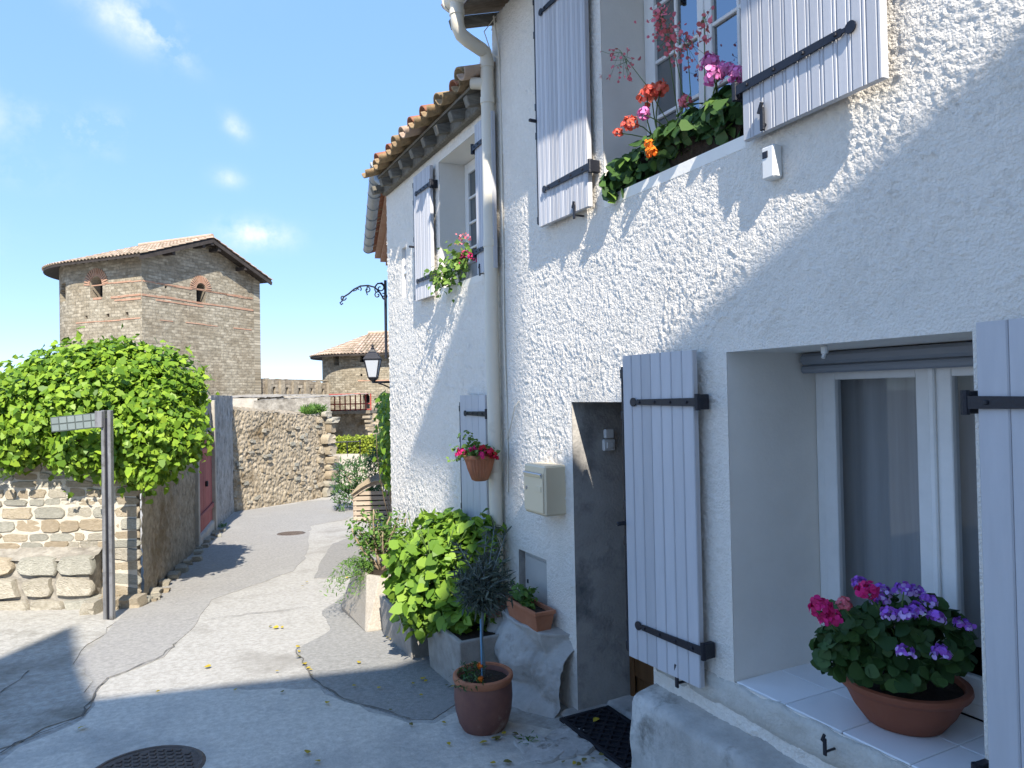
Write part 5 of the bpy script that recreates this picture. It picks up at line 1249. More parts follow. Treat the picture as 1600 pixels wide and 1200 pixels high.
# hexagonal-sided planter with shrub
c = np.array((2.07, 7.02, 0)); z0 = gz(c[0], c[1])-.01; zt_ = z0+.50
PL1 = thing('planter', 'tapered beige concrete planter below the woody shrub', 'planter', c+ZZ*z0)
b = B(); w0, w1 = .30, .20
def octo(r, z, k=.72): return [c+np.array((r*sx*.92, r*sy*1.45, 0))+ZZ*z for sx, sy in ((-1, -k), (-k, -1), (k, -1), (1, -k), (1, k), (k, 1), (-k, 1), (-1, k))]
rings = [octo(.335, z0, .94), octo(.345, z0+.05, .94), octo(.245, zt_, .60), octo(.21, zt_, .6), octo(.205, zt_-.05, .6)]
Fc = [tuple(range(8))[::-1]]
for q in range(4):
    for i in range(8): Fc.append((8*q+i, 8*q+(i+1) % 8, 8*q+8+(i+1) % 8, 8*q+8+i))
b.add([p for r in rings for p in r], Fc+[tuple(range(32, 40))]); bevel(b.build('body', 'planter_concrete', PL1), .008)
b = B(); b.lathe(c+ZZ*(zt_-.05), [(.20, 0), (.15, .025), (.001, .03)], 12); b.build('soil', 'soil', PL1)
SH1 = thing('shrub', 'woody small-leaved shrub growing in the tapered planter', 'shrub', c+ZZ*(zt_-.03))
tips = []
for i in range(30):
    a = random.uniform(0, 6.28); r = random.uniform(.05, .36); tips.append(c+np.array((r*math.cos(a)-.06, r*math.sin(a), 0))+ZZ*(zt_+random.uniform(.22, .66)*(1-.5*r)))
stems('branches', SH1, c+ZZ*(zt_-.04), tips[:9], .016, .006, 'bark', .05); stems('twigs', SH1, c+ZZ*(zt_+.1), tips, .006, .002, 'bark', .06)
pts = []; nn = []
for tp in tips:
    bs = c+ZZ*(zt_+.08)
    for t in np.linspace(.42, 1.03, 30):
        pts.append(bs+(tp-bs)*t+np.array([random.gauss(0, .035) for _ in range(3)])); nn.append((random.gauss(0, .6), random.gauss(0, .6), 1))
foliage('leaves', SH1, pts, nn, .048, 'shrub_leaf', 'oval', .0, 1.)
# trailing plant beside it
pts = []; nn = []
for i in range(24):
    a = random.uniform(2.3, 4.6); L = random.uniform(.3, .52); p0 = c+ZZ*(zt_-.0)+np.array((-.12, .02, 0)); 
    for t in np.linspace(.05, 1, 34):
        q = p0+np.array((math.cos(a)*L*t, math.sin(a)*L*t*.7, .20*math.sin(t*2.2)-.33*t*t)); pts.append(q+np.array([random.gauss(0, .018) for _ in range(3)])); nn.append((random.gauss(-.3, .5), random.gauss(-.2, .5), 1))
TR = thing('trailing_plant', 'feathery green plant trailing over the tapered planter edge', 'plant', c+ZZ*(zt_-.03)); foliage('leaves', TR, pts, nn, .045, 'shrub_leaf', 'lance', .5, .9)
stems('stems', TR, c+ZZ*(zt_-.03)+np.array((-.1, 0, 0)), [pts[34*i+30] for i in range(0, 24, 2)], .004, .0015, 'stem_green', .08)
# two rough troughs
def trough(cx, cy, w, d, h, label, m):
    z0 = gz(cx, cy)-.01; P = thing('planter', label, 'planter', (cx, cy, z0)); b = B(); tapered_box(b, (cx, cy, 0), EX, EY, w*.9, d*.94, w, d, z0, z0+h, .04, .05); bevel(b.build('body', m, P), .012)
    q = B(); q.box((cx, cy, z0+h-.05), (w-.09, d-.09, .05)); q.build('soil', 'soil', P); return z0+h
tz2 = trough(2.10, 5.98, .50, .86, .36, 'grey trough planter hidden behind the hydrangea leaves', 'planter_grey')
tz3 = trough(2.16, 4.99, .50, .70, .40, 'rough stone trough planter under the hydrangea by the terracotta pot', 'planter_grey')
HY = thing('hydrangea', 'large bright green leafy hydrangea bush against the white wall', 'shrub', (2.14, 5.3, tz3-.02))
lumps = [((2.10, 5.70, .46), (.33, .36, .36)), ((2.08, 5.36, .44), (.36, .36, .40)), ((2.16, 5.12, .52), (.26, .30, .34)), ((2.08, 6.00, .32), (.24, .28, .26)), ((2.18, 5.52, .66), (.24, .28, .22)), ((2.28, 5.02, .74), (.13, .15, .18)), ((2.00, 5.42, .22), (.30, .32, .24)), ((2.12, 5.02, .25), (.24, .24, .2))]
P, Nn = lump_pts([(np.array(c_), r) for c_, r in lumps], 4200, shell=.5, cut=lambda p: p[:, 0] < XW-.03)
foliage('leaves', HY, P, Nn*.55+np.array((0, 0, .7)), .092, 'hydrangea_leaf', 'ovate', .25, 1.15, parts=280, tdir=Nn*.7+RNG.normal(0, .55, Nn.shape)+np.array((0, 0, -.2)), var=.5)
P, Nn = lump_pts([(np.array(c_), tuple(x*.8 for x in r)) for c_, r in lumps], 1000, shell=.8, cut=lambda p: p[:, 0] < XW-.05); foliage('inner_leaves', HY, P, Nn*.4+np.array((0, 0, .7)), .10, 'hydrangea_leaf', 'ovate', .4, .9)
stems('stems', HY, (2.1, 5.4, tz3-.03), [(2.0+random.uniform(-.3, .2), 5.35+random.uniform(-.6, .5), .5+random.uniform(0, .4)) for _ in range(26)], .008, .004, 'stem_green', .08)
# ---- terracotta pot with clipped olive
pc = np.array((1.83, 4.07, 0)); pz = gz(pc[0], pc[1]); 
POT = thing('terracotta_pot', 'round weathered terracotta pot with a pale lime bloom', 'pot', pc+ZZ*pz); b = B(); h = .40
b.lathe(pc+ZZ*pz, [(.115, 0), (.13, .006), (.155, .05), (.174, .12), (.182, .20), (.180, .27), (.176, .30), (.178, .315), (.18, .33), (.176, .336), (.165, .334), (.160, .32), (.158, .30)], 36); autosmooth(b.build('body', 'terracotta_old', POT), 35)
b = B(); b.lathe(pc+ZZ*(pz+.30), [(.157, -.02), (.157, .0), (.08, .012), (.001, .015)], 20); b.build('soil', 'soil', POT)
b = B(); b.lathe(pc+ZZ*(pz+.295), [(.178, 0), (.184, .01), (.189, .025), (.187, .042), (.178, .048), (.164, .046), (.160, .0)], 36, cap=False); autosmooth(b.build('rim', 'terracotta', POT), 35)
OL = thing('olive_tree', 'small clipped olive standard with grey green ball crown', 'tree', pc+ZZ*(pz+.30)); oc = pc+np.array((.02, .02, 0))+ZZ*(pz+.86)
b = B(); b.tube([pc+ZZ*(pz+.29), pc+np.array((.005, -.005, 0))+ZZ*(pz+.4), pc+np.array((-.005, .005, 0))+ZZ*(pz+.55), oc-ZZ*.12, oc+ZZ*.02], [.014, .012, .011, .011, .008], 8); b.build('trunk', 'olive_stem', OL, smooth=True)
b = B(); b.tube([pc+ZZ*(pz+.29)+np.array((-.012, -.012, 0)), pc+ZZ*(pz+.68)+np.array((-.014, -.012, 0))], .005, 6); b.build('cane', 'tie_blue', OL)
pts = []; nn = []; td = []; tips = []
for i in range(190):
    d = RNG.normal(0, 1, 3); d /= np.linalg.norm(d); r = RNG.uniform(.09, .19); 
    if d[2] > .3: r *= 1.12
    tp = oc+d*r*np.array((1, 1, .95)); tips.append(tp); k = 9
    for t in np.linspace(.4, 1.05, k): pts.append(oc+(tp-oc)*t); nn.append(RNG.normal(0, 1, 3)); td.append(d*.9+RNG.normal(0, .5, 3))
for (dx, dy, dz) in ((.10, .02, .38), (.16, -.02, .33), (.06, .06, .34), (-.16, 0, .28), (.14, .06, .22)):
    for t in np.linspace(.3, 1, 15):
        for s in (-1, 1): pts.append(oc+np.array((dx, dy, dz))*t); nn.append((0, -1, .3)); td.append(np.array((dx, dy, dz))*1.5+R0*s*.5)
    tips.append(oc+np.array((dx, dy, dz)))
foliage('crown', OL, pts, nn, .058, 'olive_leaf', 'lance', 0, .8, tdir=np.array(td)); stems('twigs', OL, oc-ZZ*.05, tips[::3]+tips[-5:], .004, .0015, 'olive_stem', .02)
mg = pc+np.array((-.09, -.06, 0))+ZZ*(pz+.30); MG = thing('marigold', 'little orange flowered marigold growing in the terracotta pot', 'plant', mg)
pts = [mg+np.array((random.gauss(-.02, .045), random.gauss(0, .045), random.uniform(0, .13))) for _ in range(170)]; foliage('leaves', MG, pts, [(random.gauss(0, 1), random.gauss(0, 1), 1) for _ in pts], .04, 'geranium_leaf', 'lance', 0, 1.)
def flower_head(parent, c, r, m, n=26, ps=.4, name='flower_head', up=(0, 0, 1), m2=None, flat=1.):
    """ball of small petals"""
    d = RNG.normal(0, 1, (n*5, 3)); d /= np.linalg.norm(d, axis=1)[:, None]; d = d[(d @ np.array(up)) > -.45][:n*4]; p = np.array(c)+d*r*np.array((1, 1, flat))*(.78+.25*RNG.random((len(d), 1)))
    return foliage(name, parent, p-0*d, d, r*ps, m, 'round', 0, .7, kind=None)
flower_head(MG, mg+np.array((.05, .02, .10)), .014, 'petal_orange', 8, .9); flower_head(MG, mg+np.array((.03, -.03, .04)), .016, 'petal_orange', 8, .9)
# ---- lumpy boulder foot of the wall
def boulder():
    S = thing('boulder_footing', 'cement covered boulder footing bulging from the wall base', 'footing', (2.3, 4.3, -.25)); V = []; Fc = []; nu, nv = 80, 66
    for i in range(nu+1):
        y = 3.98+(4.96-3.98)*i/nu; ty = i/nu
        for j in range(nv+1):
            t = j/nv                     # 0 at wall top, 1 at ground
            z = .262+(-.36-.262)*max(0, (t-.16)/.84)
            off = 0.
            for (cy, cz_, ry, rz, d) in ((4.52, .02, .40, .27, .31), (4.20, -.04, .26, .24, .22), (4.36, -.30, .50, .20, .36), (4.86, -.05, .22, .36, .30), (4.08, -.30, .18, .16, .24), (4.10, -.10, .20, .34, .17), (4.06, -.22, .14, .34, .15)):
                q = 1-((y-cy)/ry)**2-((z-cz_)/rz)**2
                if q > 0: off = max(off, d*q**.5) if abs(off-d*q**.5) > .03 else max(off, d*q**.5)+.006
            flat = .21*min(1, t/.16)*(1 if 4.14 < y < 4.95 else max(0, 1-abs(y-4.14)/.12 if y < 4.14 else 1-(y-4.95)/.05))
            off = max(off, flat if t <= .16 else flat*max(.35, 1-(t-.16)*1.2))*min(1, t/.10)
            nzv = .03*noise.noise(Vector((y*5.2, z*5.2, 3)))+.018*noise.noise(Vector((y*11, z*11, 1)))+.007*noise.noise(Vector((y*30, z*30, 1)))
            V.append((XW+.03-off-nzv*min(1, t*4), y+.02*noise.noise(Vector((y*5, z*5, 9))), z+.012*noise.noise(Vector((y*8, z*8, 4)))))
    for i in range(nu):
        for j in range(nv): a = i*(nv+1)+j; Fc.append((a, a+1, a+nv+2, a+nv+1))
    obj('boulder', V, Fc, 'boulder', S, smooth=True)
    for i in range(5):   # loose flat stones at its foot
        p = gp(*[(830, 1165), (870, 1175), (900, 1168), (850, 1182), (885, 1150)][i]); q = stone_mesh(50+i, 'boulder'); o = inst('flat_stone', q, Matrix.Translation((p[0], p[1], p[2]-.01)) @ Matrix.Rotation(random.uniform(0, 3), 4, 'Z') @ Matrix.Rotation(-math.pi/2, 4, 'X') @ Matrix.Diagonal((.26, .03, .2, 1)), S)
boulder()
# window box on the footing, small pot behind
def long_box(nm, label, p0, u, L, d, h, z, m, flare=.02, cat='planter'):
    v = np.cross(ZZ, u); c = np.array(p0); P = thing(nm, label, cat, (c[0], c[1], z)); b = B(); tapered_box(b, c, u, v, L-2*flare, d-2*flare, L, d, z, z+h, .012, .03)
    L1 = lambda w, dd, zz: [c*np.array((1, 1, 0))+u*sx*w/2+v*sy*dd/2+ZZ*zz for sx, sy in ((-1, -1), (1, -1), (1, 1), (-1, 1))]
    A_, B_ = L1(L+.012, d+.012, z+h-.025), L1(L+.012, d+.012, z+h+.002); C_, D_ = L1(L-.024, d-.024, z+h+.002), L1(L-.002, d-.002, z+h-.025); Fc = []
    for (x, y) in ((0, 4), (4, 8), (12, 0)): Fc += [(x+i, x+(i+1) % 4, y+(i+1) % 4, y+i) for i in range(4)]
    b.add(A_+B_+C_+D_, Fc); bevel(b.build('body', m, P), .005); q = B(); q.box(c*np.array((1, 1, 0))+ZZ*(z+h-.035), (L-.03, d-.03, .02), (u, v, ZZ)); q.build('soil', 'soil', P); return P
long_box('window_box', 'long terracotta trough on the boulder footing', (2.335, 4.39, 0), EY, .46, .15, .135, .258, 'terracotta', .022, 'trough')
sp = thing('seedling', 'sparse seedlings sprouting from the long terracotta trough', 'plant', (2.335, 4.42, .37)); pts = []; 
for i in range(11):
    q = np.array((2.335+random.uniform(-.04, .04), 4.46+random.uniform(-.12, .14), .37))
    for k in range(7): pts.append(q+np.array((random.gauss(0, .02), random.gauss(0, .025), random.uniform(.01, .12))))
foliage('leaves', sp, pts, [(random.gauss(0, .6), random.gauss(0, .6), 1) for _ in pts], .05, 'shrub_leaf', 'ovate', .2, .9); stems('stems', sp, (2.335, 4.45, .36), pts[::5], .003, .002, 'stem_green', .03)
b = B(); q = np.array((2.26, 4.80, .215)); b.lathe(q, [(.075, 0), (.10, .13), (.112, .13), (.114, .165), (.102, .165), (.098, .13), (.001, .128)], 24); tag(autosmooth(b.build('flower_pot', 'terracotta_old')), 'plain brown flower pot behind the olive, beside the downpipe', 'pot')
# ---- hanging half pot on the downpipe
hpz = 1.195; hc = np.array((px_-.14, py_-.03, 0)); HP = thing('hanging_pot', 'ribbed terracotta pot hung on the cream downpipe', 'pot', hc+ZZ*hpz); b = B()
rib = lambda a, z: (.035*math.cos(a*26) if z < .17 else 0)
b.lathe(hc+ZZ*hpz, [(.04, 0), (.062, .01), (.092, .09), (.112, .165), (.114, .17), (.122, .172), (.126, .195), (.122, .20), (.108, .198), (.104, .17), (.001, .165)], 104, rib=rib); autosmooth(b.build('body', 'terracotta', HP), 50)
b = B(); b.tube([hc+np.array((.08, .0, hpz+.15)), (px_-.055, py_, hpz+.16), (px_+.01, py_-.06, hpz+.16)], .006, 5); b.build('hook', 'iron', HP)
PE = thing('petunia', 'red and pink petunia spilling from the hanging pot', 'plant', hc+ZZ*(hpz+.17)); pts = []
for i in range(300): a = random.uniform(0, 6.28); r = random.uniform(0, .14); pts.append(hc+np.array((r*math.cos(a), r*math.sin(a), hpz+.19+random.uniform(-.01, .07)*(1.3-r*5))))
for i in range(10):
    a = math.pi*.62+random.uniform(-.5, .5); L = random.uniform(.14, .30)
    for t in np.linspace(.2, 1, 16): pts.append(hc+np.array((math.cos(a)*L*t, math.sin(a)*L*t, hpz+.2+.10*t*(i % 3)-.05*t*t))+np.array([random.gauss(0, .012) for _ in range(3)]))
foliage('leaves', PE, pts, [(random.gauss(0, .7), random.gauss(0, .7), 1) for _ in pts], .036, 'light_leaf', 'ovate', .2, .9)
for (dx, dy, dz, m) in ((-.02, -.10, .25, 'petal_red'), (.02, -.13, .23, 'petal_red'), (-.06, -.02, .24, 'petal_magenta'), (.05, -.15, .19, 'petal_red'), (-.10, .10, .22, 'petal_magenta'), (-.12, .12, .20, 'petal_magenta'), (-.03, -.13, .21, 'petal_magenta')): flower_head(PE, hc+np.array((dx, dy, hpz+dz)), .026, m, 5, 1.0, flat=.6)
# ---- bowl of geraniums in the lower window
bc = np.array((XW+.30, 1.905, .472)); BW = thing('flower_bowl', 'wide brown ribbed bowl standing on the tiled window sill', 'bowl', bc); b = B()
ribb = lambda a, z: (.012*math.cos(a*60)*(1 if .015 < z < .12 else 0))
b.lathe(bc, [(.132, 0), (.144, .004), (.187, .065), (.222, .135), (.225, .142), (.240, .147), (.247, .160), (.244, .177), (.232, .183), (.220, .178), (.214, .145), (.001, .14)], 120, rib=ribb, sx=.97, sy=1.02); autosmooth(b.build('body', 'bowl_plastic', BW), 50)
b = B(); b.lathe(bc+ZZ*.135, [(.214, .02), (.1, .032), (.001, .035)], 24, sx=.97, sy=1.02); b.build('soil', 'soil', BW)
GE = thing('geranium', 'magenta and purple geraniums planted in the sill bowl', 'plant', bc+ZZ*.14)
P, Nn = lump_pts([lp(1330, 985, 2.86, .10, .12, .10), lp(1390, 985, 2.86, .13, .15, .13), lp(1450, 985, 2.84, .12, .14, .12), lp(1300, 1015, 2.82, .06, .08, .08), lp(1480, 1000, 2.82, .07, .09, .10), lp(1400, 1035, 2.84, .2, .16, .06)], 1150, shell=.6)
foliage('leaves', GE, P, Nn*.5+np.array((-.3, -.2, .6)), .05, 'geranium_leaf', 'round', .2, .9, parts=120)
for (px, py, r, m) in ((1282, 950, .040, 'petal_magenta'), (1300, 965, .030, 'petal_magenta'), (1356, 925, .036, 'petal_magenta'), (1318, 945, .026, 'petal_rose'), (1290, 968, .024, 'petal_magenta')):
    p = dp(px, py, 2.74); flower_head(GE, p, r, m, 20, .55)
for (px, py, t) in ((1373, 937, 2.78), (1390, 958, 2.70), (1412, 920, 2.80), (1430, 922, 2.8), (1416, 958, 2.68), (1432, 952, 2.70), (1450, 938, 2.75), (1462, 962, 2.68), (1414, 1018, 2.64), (1471, 1018, 2.64), (1504, 975, 2.70), (1344, 912, 2.85), (1378, 922, 2.85)):
    p = dp(px, py, t); flower_head(GE, p, .030, 'petal_purple', 8, .58, flat=.65); flower_head(GE, p+np.array((-.005, -.005, -.006)), .034, 'petal_lilac', 5, .45, flat=.55)
stems('stems', GE, bc+ZZ*.13, [dp(px, py, 2.76) for px, py in ((1282, 955), (1356, 930), (1373, 940), (1412, 925), (1450, 942), (1504, 980), (1462, 965), (1318, 950))], .004, .003, 'stem_green', .03)
# ---- upper window box with geraniums
ub = np.array((XW+.13, 2.93, UW[2])); long_box('window_box', 'dark trough of geraniums on the upper window sill', (ub[0], ub[1], 0), EY, 1.0, .17, .15, UW[2]+.003, 'soil', .015, 'trough')
UG = thing('geranium', 'coral and pink geraniums with tall red sprays in the upper window', 'plant', ub+ZZ*.13)
lumps = [(np.array((XW+.09, y, UW[2]+z_)), (.11, .15, r)) for y, z_, r in ((3.36, .10, .11), (3.2, .14, .11), (3.02, .17, .11), (2.82, .18, .11), (2.62, .18, .11), (2.48, .18, .11))]+[(np.array((XW-.01, 3.40, UW[2]+.06)), (.07, .08, .09))]
P, Nn = lump_pts(lumps, 1100, shell=.6); foliage('leaves', UG, P, Nn*.5+np.array((-.4, -.2, .5)), .06, 'geranium_leaf', 'round', .3, .9, parts=120)
foliage('pale_leaves', UG, P[::11]+Nn[::11]*.03, Nn[::11]*.5+np.array((-.3, 0, .6)), .06, 'light_leaf', 'ovate', .4, .9)
tips = []
for (px, py, X_, r, m) in ((985, 194, .02, .042, 'petal_coral'), (966, 208, .0, .026, 'petal_coral'), (1012, 152, .06, .05, 'petal_coral'), (1033, 140, .09, .04, 'petal_coral'), (1018, 142, .05, .036, 'petal_coral'), (1006, 178, .04, .034, 'petal_pink'), (1071, 160, .12, .034, 'petal_rose'),
                      (1110, 100, .1, .045, 'petal_pink'), (1115, 120, .06, .045, 'petal_pink'), (1135, 110, .1, .042, 'petal_pink'), (1153, 120, .08, .042, 'petal_pink'), (1018, 238, .0, .03, 'petal_orange'), (1013, 225, .0, .022, 'petal_orange')):
    p = wp(px, py, XW+X_-.08); tips.append(p); flower_head(UG, p, r, m, 18, .5)
stems('stems', UG, (XW+.1, 3.1, UW[2]+.15), tips[:7], .004, .003, 'stem_green', .06); stems('stems', UG, (XW+.1, 2.7, UW[2]+.2), tips[7:11], .004, .003, 'stem_green', .04)
def spray(px0, py0, px1, py1, X0, n, wpx, m='petal_rose'):
    a = wp(px0, py0, XW+X0); e = wp(px1, py1, XW+X0-.05); pts = []; 
    for i in range(n): t = random.uniform(.1, 1); q = wp(px1+(random.gauss(0, 1))*wpx, py1+random.uniform(-4, 50), XW+X0-.05); pts.append(q)
    foliage('flower_spray', UG, pts, [(random.gauss(0, 1), -1, random.gauss(0, 1)) for _ in pts], .02, m, 'round', 0, 1)
    root = np.array((XW+.12, a[1], UW[2]+.25)); b = B(); mid = (root+e)/2+np.array((0, 0, .03)); b.tube([root, mid, e], [.003, .0025, .0015], 5)
    for q in pts[::2]: b.tube([e+(mid-e)*random.uniform(0, .35), q], .001, 4)
    b.build('stem', 'stem_green', UG)
spray(1045, 140, 1032, 12, .05, 75, 11); spray(1060, 120, 1045, 42, .06, 55, 12); spray(1030, 110, 968, 78, .03, 40, 16); spray(1085, 120, 1072, 55, .14, 45, 12); spray(1100, 110, 1100, 15, .12, 30, 7)
# ---- box in the small upper window
long_box('window_box', 'green trough on the small upper window sill', (XW+.08, 5.62, 0), EY, .5, .15, .14, W2[2]+.003, 'blind', .015, 'trough')
VG = thing('ivy_geranium', 'loose trailing plant with magenta flowers in the small upper window', 'plant', (XW+.08, 5.7, W2[2]+.12)); pts = []
for i in range(300): t = random.random(); pts.append(np.array((XW-.01-.1*t+random.gauss(0, .05), 5.55+.48*t+random.gauss(0, .06), W2[2]+.22-.16*t+random.gauss(0, .075))))
foliage('leaves', VG, pts, [(random.gauss(-.4, .6), random.gauss(-.3, .5), .8) for _ in pts], .05, 'light_leaf', 'ovate', .4, 1.)
for (px, py) in ((722, 402), (727, 396), (722, 411), (735, 400), (744, 405)): flower_head(VG, wp(px, py, XW-.03), .03, 'petal_magenta', 10, .5)
sprays = [wp(722+random.gauss(0, 6), 372+random.uniform(-8, 14), XW) for _ in range(26)]; foliage('flower_spray', VG, sprays, [(random.gauss(0, 1), -1, 0) for _ in sprays], .02, 'petal_rose', 'round', 0, 1)
stems('stems', VG, (XW+.06, 5.7, W2[2]+.1), pts[::14]+[wp(722, 385, XW)], .003, .0015, 'stem_green', .05)
# ---- garden plants beyond
OE = thing('oleander', 'dark green oleander bush beside the wooden bin shelter', 'shrub', gp(560, 795)); 
lumps = [lp(545, 748, 17.3, .36, .5, .42), lp(570, 745, 17.4, .45, .5, .5), lp(592, 738, 17.4, .4, .5, .6), lp(603, 708, 17.6, .28, .4, .5), lp(535, 775, 16.9, .22, .3, .28)]
P, Nn = lump_pts(lumps, 3400, shell=.7); foliage('leaves', OE, P, Nn*.4+np.array((0, -.3, .4)), .15, 'oleander_leaf', 'lance', -.5, 1., tdir=Nn*.6+np.array((0, 0, .8))); stems('stems', OE, gp(565, 798), [l[0] for l in lumps]+[P[i] for i in range(0, len(P), 200)], .02, .006, 'bark', .2)
HG = thing('hedge', 'clipped yellow green hedge on the garden terrace', 'hedge', plan(560, 23)+ZZ*zg)
k = 4200; x = RNG.uniform(521, 640, k); zz_ = zg+RNG.uniform(-.02, .56, k); dd = RNG.uniform(0, .7, k)**1.5; P = np.array([plan(a, 22.75)+fh*c_+ZZ*z_ for a, c_, z_ in zip(x, dd, zz_)]); foliage('leaves', HG, P, np.tile(-fh*.5+ZZ*.6, (k, 1)), .075, 'hedge_leaf', 'ovate', .2, 1.2)
WV = thing('wall_creeper', 'bright green climber on the house wall below the lantern', 'creeper', c3+d3*3.5-ZZ*.6)
k = 2600; P = np.array([c3+d3*(1.2+3.2*RNG.random()**.8)+n3*abs(RNG.normal(.12, .09))+ZZ*RNG.uniform(.55, 1.9) for _ in range(k)]); foliage('leaves', WV, P, np.tile(n3-fh*.5+ZZ*.5, (k, 1)), .09, 'vine_leaf', 'vine', .5, .9); stems('stems', WV, c3+d3*3+n3*.08-ZZ*.6, [P[i] for i in range(0, k, 120)], .012, .004, 'bark', .15)
WG = thing('grass_tuft', 'grassy tuft on top of the broken rubble wall end', 'plant', FB+ZZ*zb2)
k = 420; P = np.array([FB-fv*RNG.uniform(-.1, .75)-fn*RNG.uniform(.0, .4)+ZZ*(zb2+.05+.22*RNG.random()) for _ in range(k)]); foliage('blades', WG, P, RNG.normal(0, 1, (k, 3)), .17, 'shrub_leaf', 'lance', 0, 1, tdir=np.tile((0, 0, 1.), (k, 1)))
def weed(px, py, n, sz, m='shrub_leaf'):
    p = gp(px, py); w = thing('weed', WL.pop(0), 'plant', p); P = p+np.array([(RNG.normal(0, sz*.5), RNG.normal(0, sz*.5), RNG.uniform(.0, sz*.5)) for _ in range(n)]); foliage('leaves', w, P, np.tile((0, 0, 1.), (n, 1)), sz*.7, m, 'lance', 0, 1., tdir=RNG.normal(0, 1, (n, 3))+np.array((0, 0, 1)))
WL = ['small green weed at the foot of the finger post', 'small weed on the pavement below the boulder footing', 'little weed against the sunlit corner of the tapered planter', 'small weed at the base of the red door surround']
weed(198, 942, 60, .09); weed(822, 1162, 50, .06); weed(536, 942, 30, .06); weed(345, 824, 60, .12)
# ------------------------------------------------------------------ doormat
DM = thing('doormat', 'black rubber lattice doormat lying on the doorstep', 'doormat', (XW+.03, 3.56, -.2))
def mat_z(x): return -.199 if x > XW-.06 else -.199
mx0_, mx1_, my0_, my1_ = XW-.19, XW+.185, 3.20, 3.88; b = B(); zt0 = -.19
b.box(((mx0_+mx1_)/2, (my0_+my1_)/2, zt0-.009), (mx1_-mx0_, my1_-my0_, .008), bev=.003)
for (x0_, x1_, y0_, y1_) in ((mx0_, mx0_+.03, my0_, my1_), (mx1_-.03, mx1_, my0_, my1_), (mx0_+.031, mx1_-.031, my0_, my0_+.03), (mx0_+.031, mx1_-.031, my1_-.03, my1_)): b.box(((x0_+x1_)/2, (y0_+y1_)/2, zt0), (x1_-x0_, y1_-y0_, .016), bev=.004)
b.build('border', 'rubber', DM); b = B(); s2 = math.sqrt(.5)
for sgn in (1, -1):
    for k in np.arange(-1.2, 1.2, .062):
        # line x*s2 + sgn*y*s2 = k clipped to mat
        segp = []
        for t in np.linspace(-.8, .8, 161):
            x, y = (mx0_+mx1_)/2+k*s2+t*s2, (my0_+my1_)/2+sgn*(k*s2-t*s2)
            if mx0_+.025 < x < mx1_-.025 and my0_+.025 < y < my1_-.025: segp.append((x, y))
        if len(segp) > 2:
            a, c = np.array(segp[0]), np.array(segp[-1]); L = np.linalg.norm(c-a); d = (c-a)/L; b.box(((a[0]+c[0])/2, (a[1]+c[1])/2, zt0+(.001 if sgn > 0 else -.0008)), (L, .016, .014), ((d[0], d[1], 0), (-d[1], d[0], 0), (0, 0, 1)))
b.build('lattice', 'rubber', DM)
# ------------------------------------------------------------------ fallen leaves
LT = leaf_tmpl('ovate'); LM = [mesh('fallen_leaf', LT*np.array((1, 1, .6)), [tuple(range(8))], m) for m in ('fallen_leaf_y', 'fallen_leaf_b')]
spots = [(463, 1015), (467, 1020), (470, 1030), (478, 1042), (482, 1050), (486, 1047), (490, 1058), (430, 1053), (436, 983), (425, 981), (440, 982), (250, 1083), (368, 1083), (442, 1086), (510, 1104), (550, 1076), (603, 1000), (609, 1003), (618, 1010), (645, 1073), (660, 1066), (668, 1067), (640, 1135), (690, 1133), (697, 1076), (705, 1078), (480, 1183), (122, 1144), (500, 1196),
         (770, 1160), (780, 1155), (790, 1152), (800, 1150), (762, 1164), (768, 1158), (900, 1196), (915, 1190), (930, 1192), (945, 1195), (880, 1198), (935, 1185), (908, 1198), (775, 1198), (786, 1196), (330, 1045), (540, 905), (480, 912), (476, 918), (590, 1080), (655, 1090), (560, 1040), (610, 1115), (700, 1165), (725, 1120)]
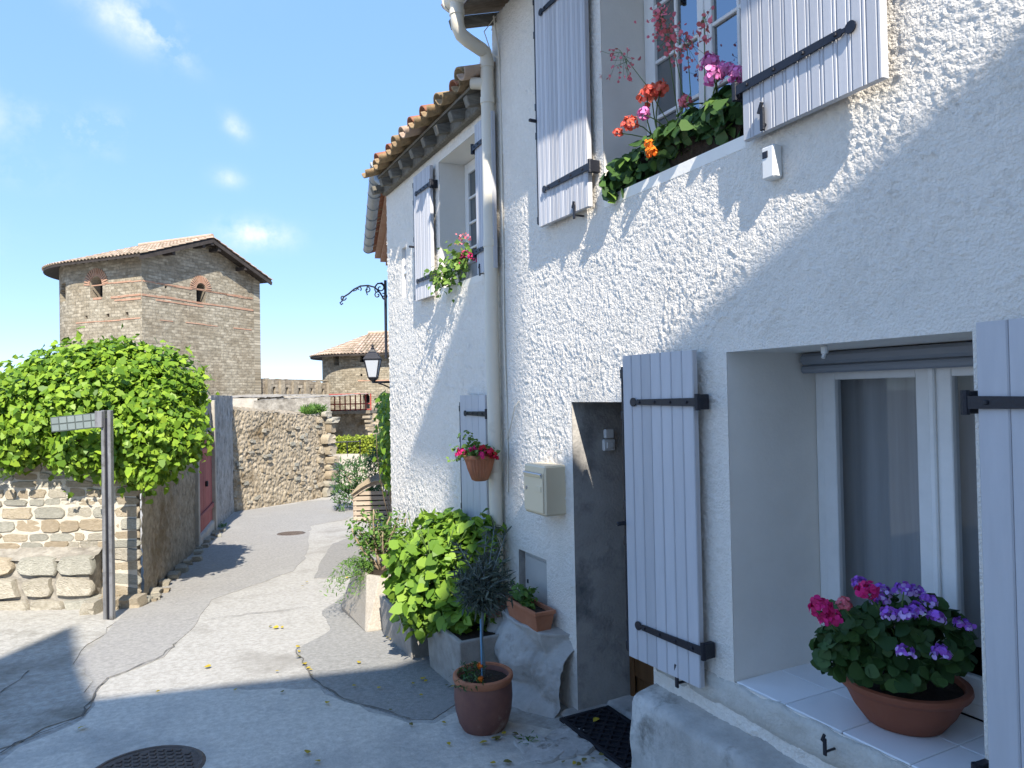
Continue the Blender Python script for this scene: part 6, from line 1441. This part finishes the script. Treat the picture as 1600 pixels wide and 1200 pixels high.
for i, (x, y) in enumerate(spots):
    p = gp(x, y); s = random.uniform(.028, .06); mw = Matrix.Translation((p[0], p[1], gz(p[0], p[1])+.022)) @ Matrix.Rotation(random.uniform(0, 6.28), 4, 'Z') @ Matrix.Rotation(random.uniform(-.35, .35), 4, 'X') @ Matrix.Scale(s, 4)
    brown = random.random() < .3 or (x > 870 and random.random() < .5)
    where = 'by the boulder footing' if x > 820 and y > 1170 else 'around the terracotta pot' if x > 745 else 'below the trough planters' if x > 590 else 'along the edge of the dark asphalt patch' if 455 < x and 1000 < y < 1112 else 'on the pale concrete lane'
    o = inst('fallen_leaf', LM[1 if brown else 0], mw); tag(o, ('dry brown' if brown else 'small yellow')+' fallen leaf '+where, 'leaf', 'fallen leaves on the lane')
for (x, y, z_) in ((XW+.02, 3.75, -.178), (XW-.02, 3.32, -.178)):
    o = inst('fallen_leaf', LM[0], Matrix.Translation((x, y, z_)) @ Matrix.Rotation(random.uniform(0, 6), 4, 'Z') @ Matrix.Scale(.055, 4)); tag(o, 'yellow fallen leaf lying on the black doormat', 'leaf', 'fallen leaves on the doormat')
# ------------------------------------------------------------------ added unseen house behind the viewpoint, roofline shaped to shade the lane
NB = thing('house', 'unseen house added behind the viewpoint, roofline shaped to shade the lane', 'house', (-1.5, -5.5, 0))
Yc = -3.5
prof = [(4.2, 0), (4.2, 5.2), (1.16, 7.54), (.87, 8.06), (.70, 8.34), (.15, 9.02), (-.19, 8.7), (-.45, 8.5), (-.76, 8.39), (-2.93, 8.82), (-3.3, 9.6), (-3.90, 11.05), (-4.13, 10.2), (-4.5, 9.6), (-7, 9.2), (-7, 0)]
b = B(); b.prism([(x, Yc, z) for x, z in prof], (0, -5, 0)); b.build('wall', 'smooth_plaster', NB)
b = B(); b.prism([(.12, Yc, 8.7), (.12, Yc, 11.54), (-.50, Yc, 11.60), (-.19, Yc, 10.47), (-.19, Yc, 8.4)], (0, -.4, 0)); b.build('shade_chimney', 'brick_orange', NB)  # made-up stack with slanted cap, shaped to throw the second house's diagonal shadow
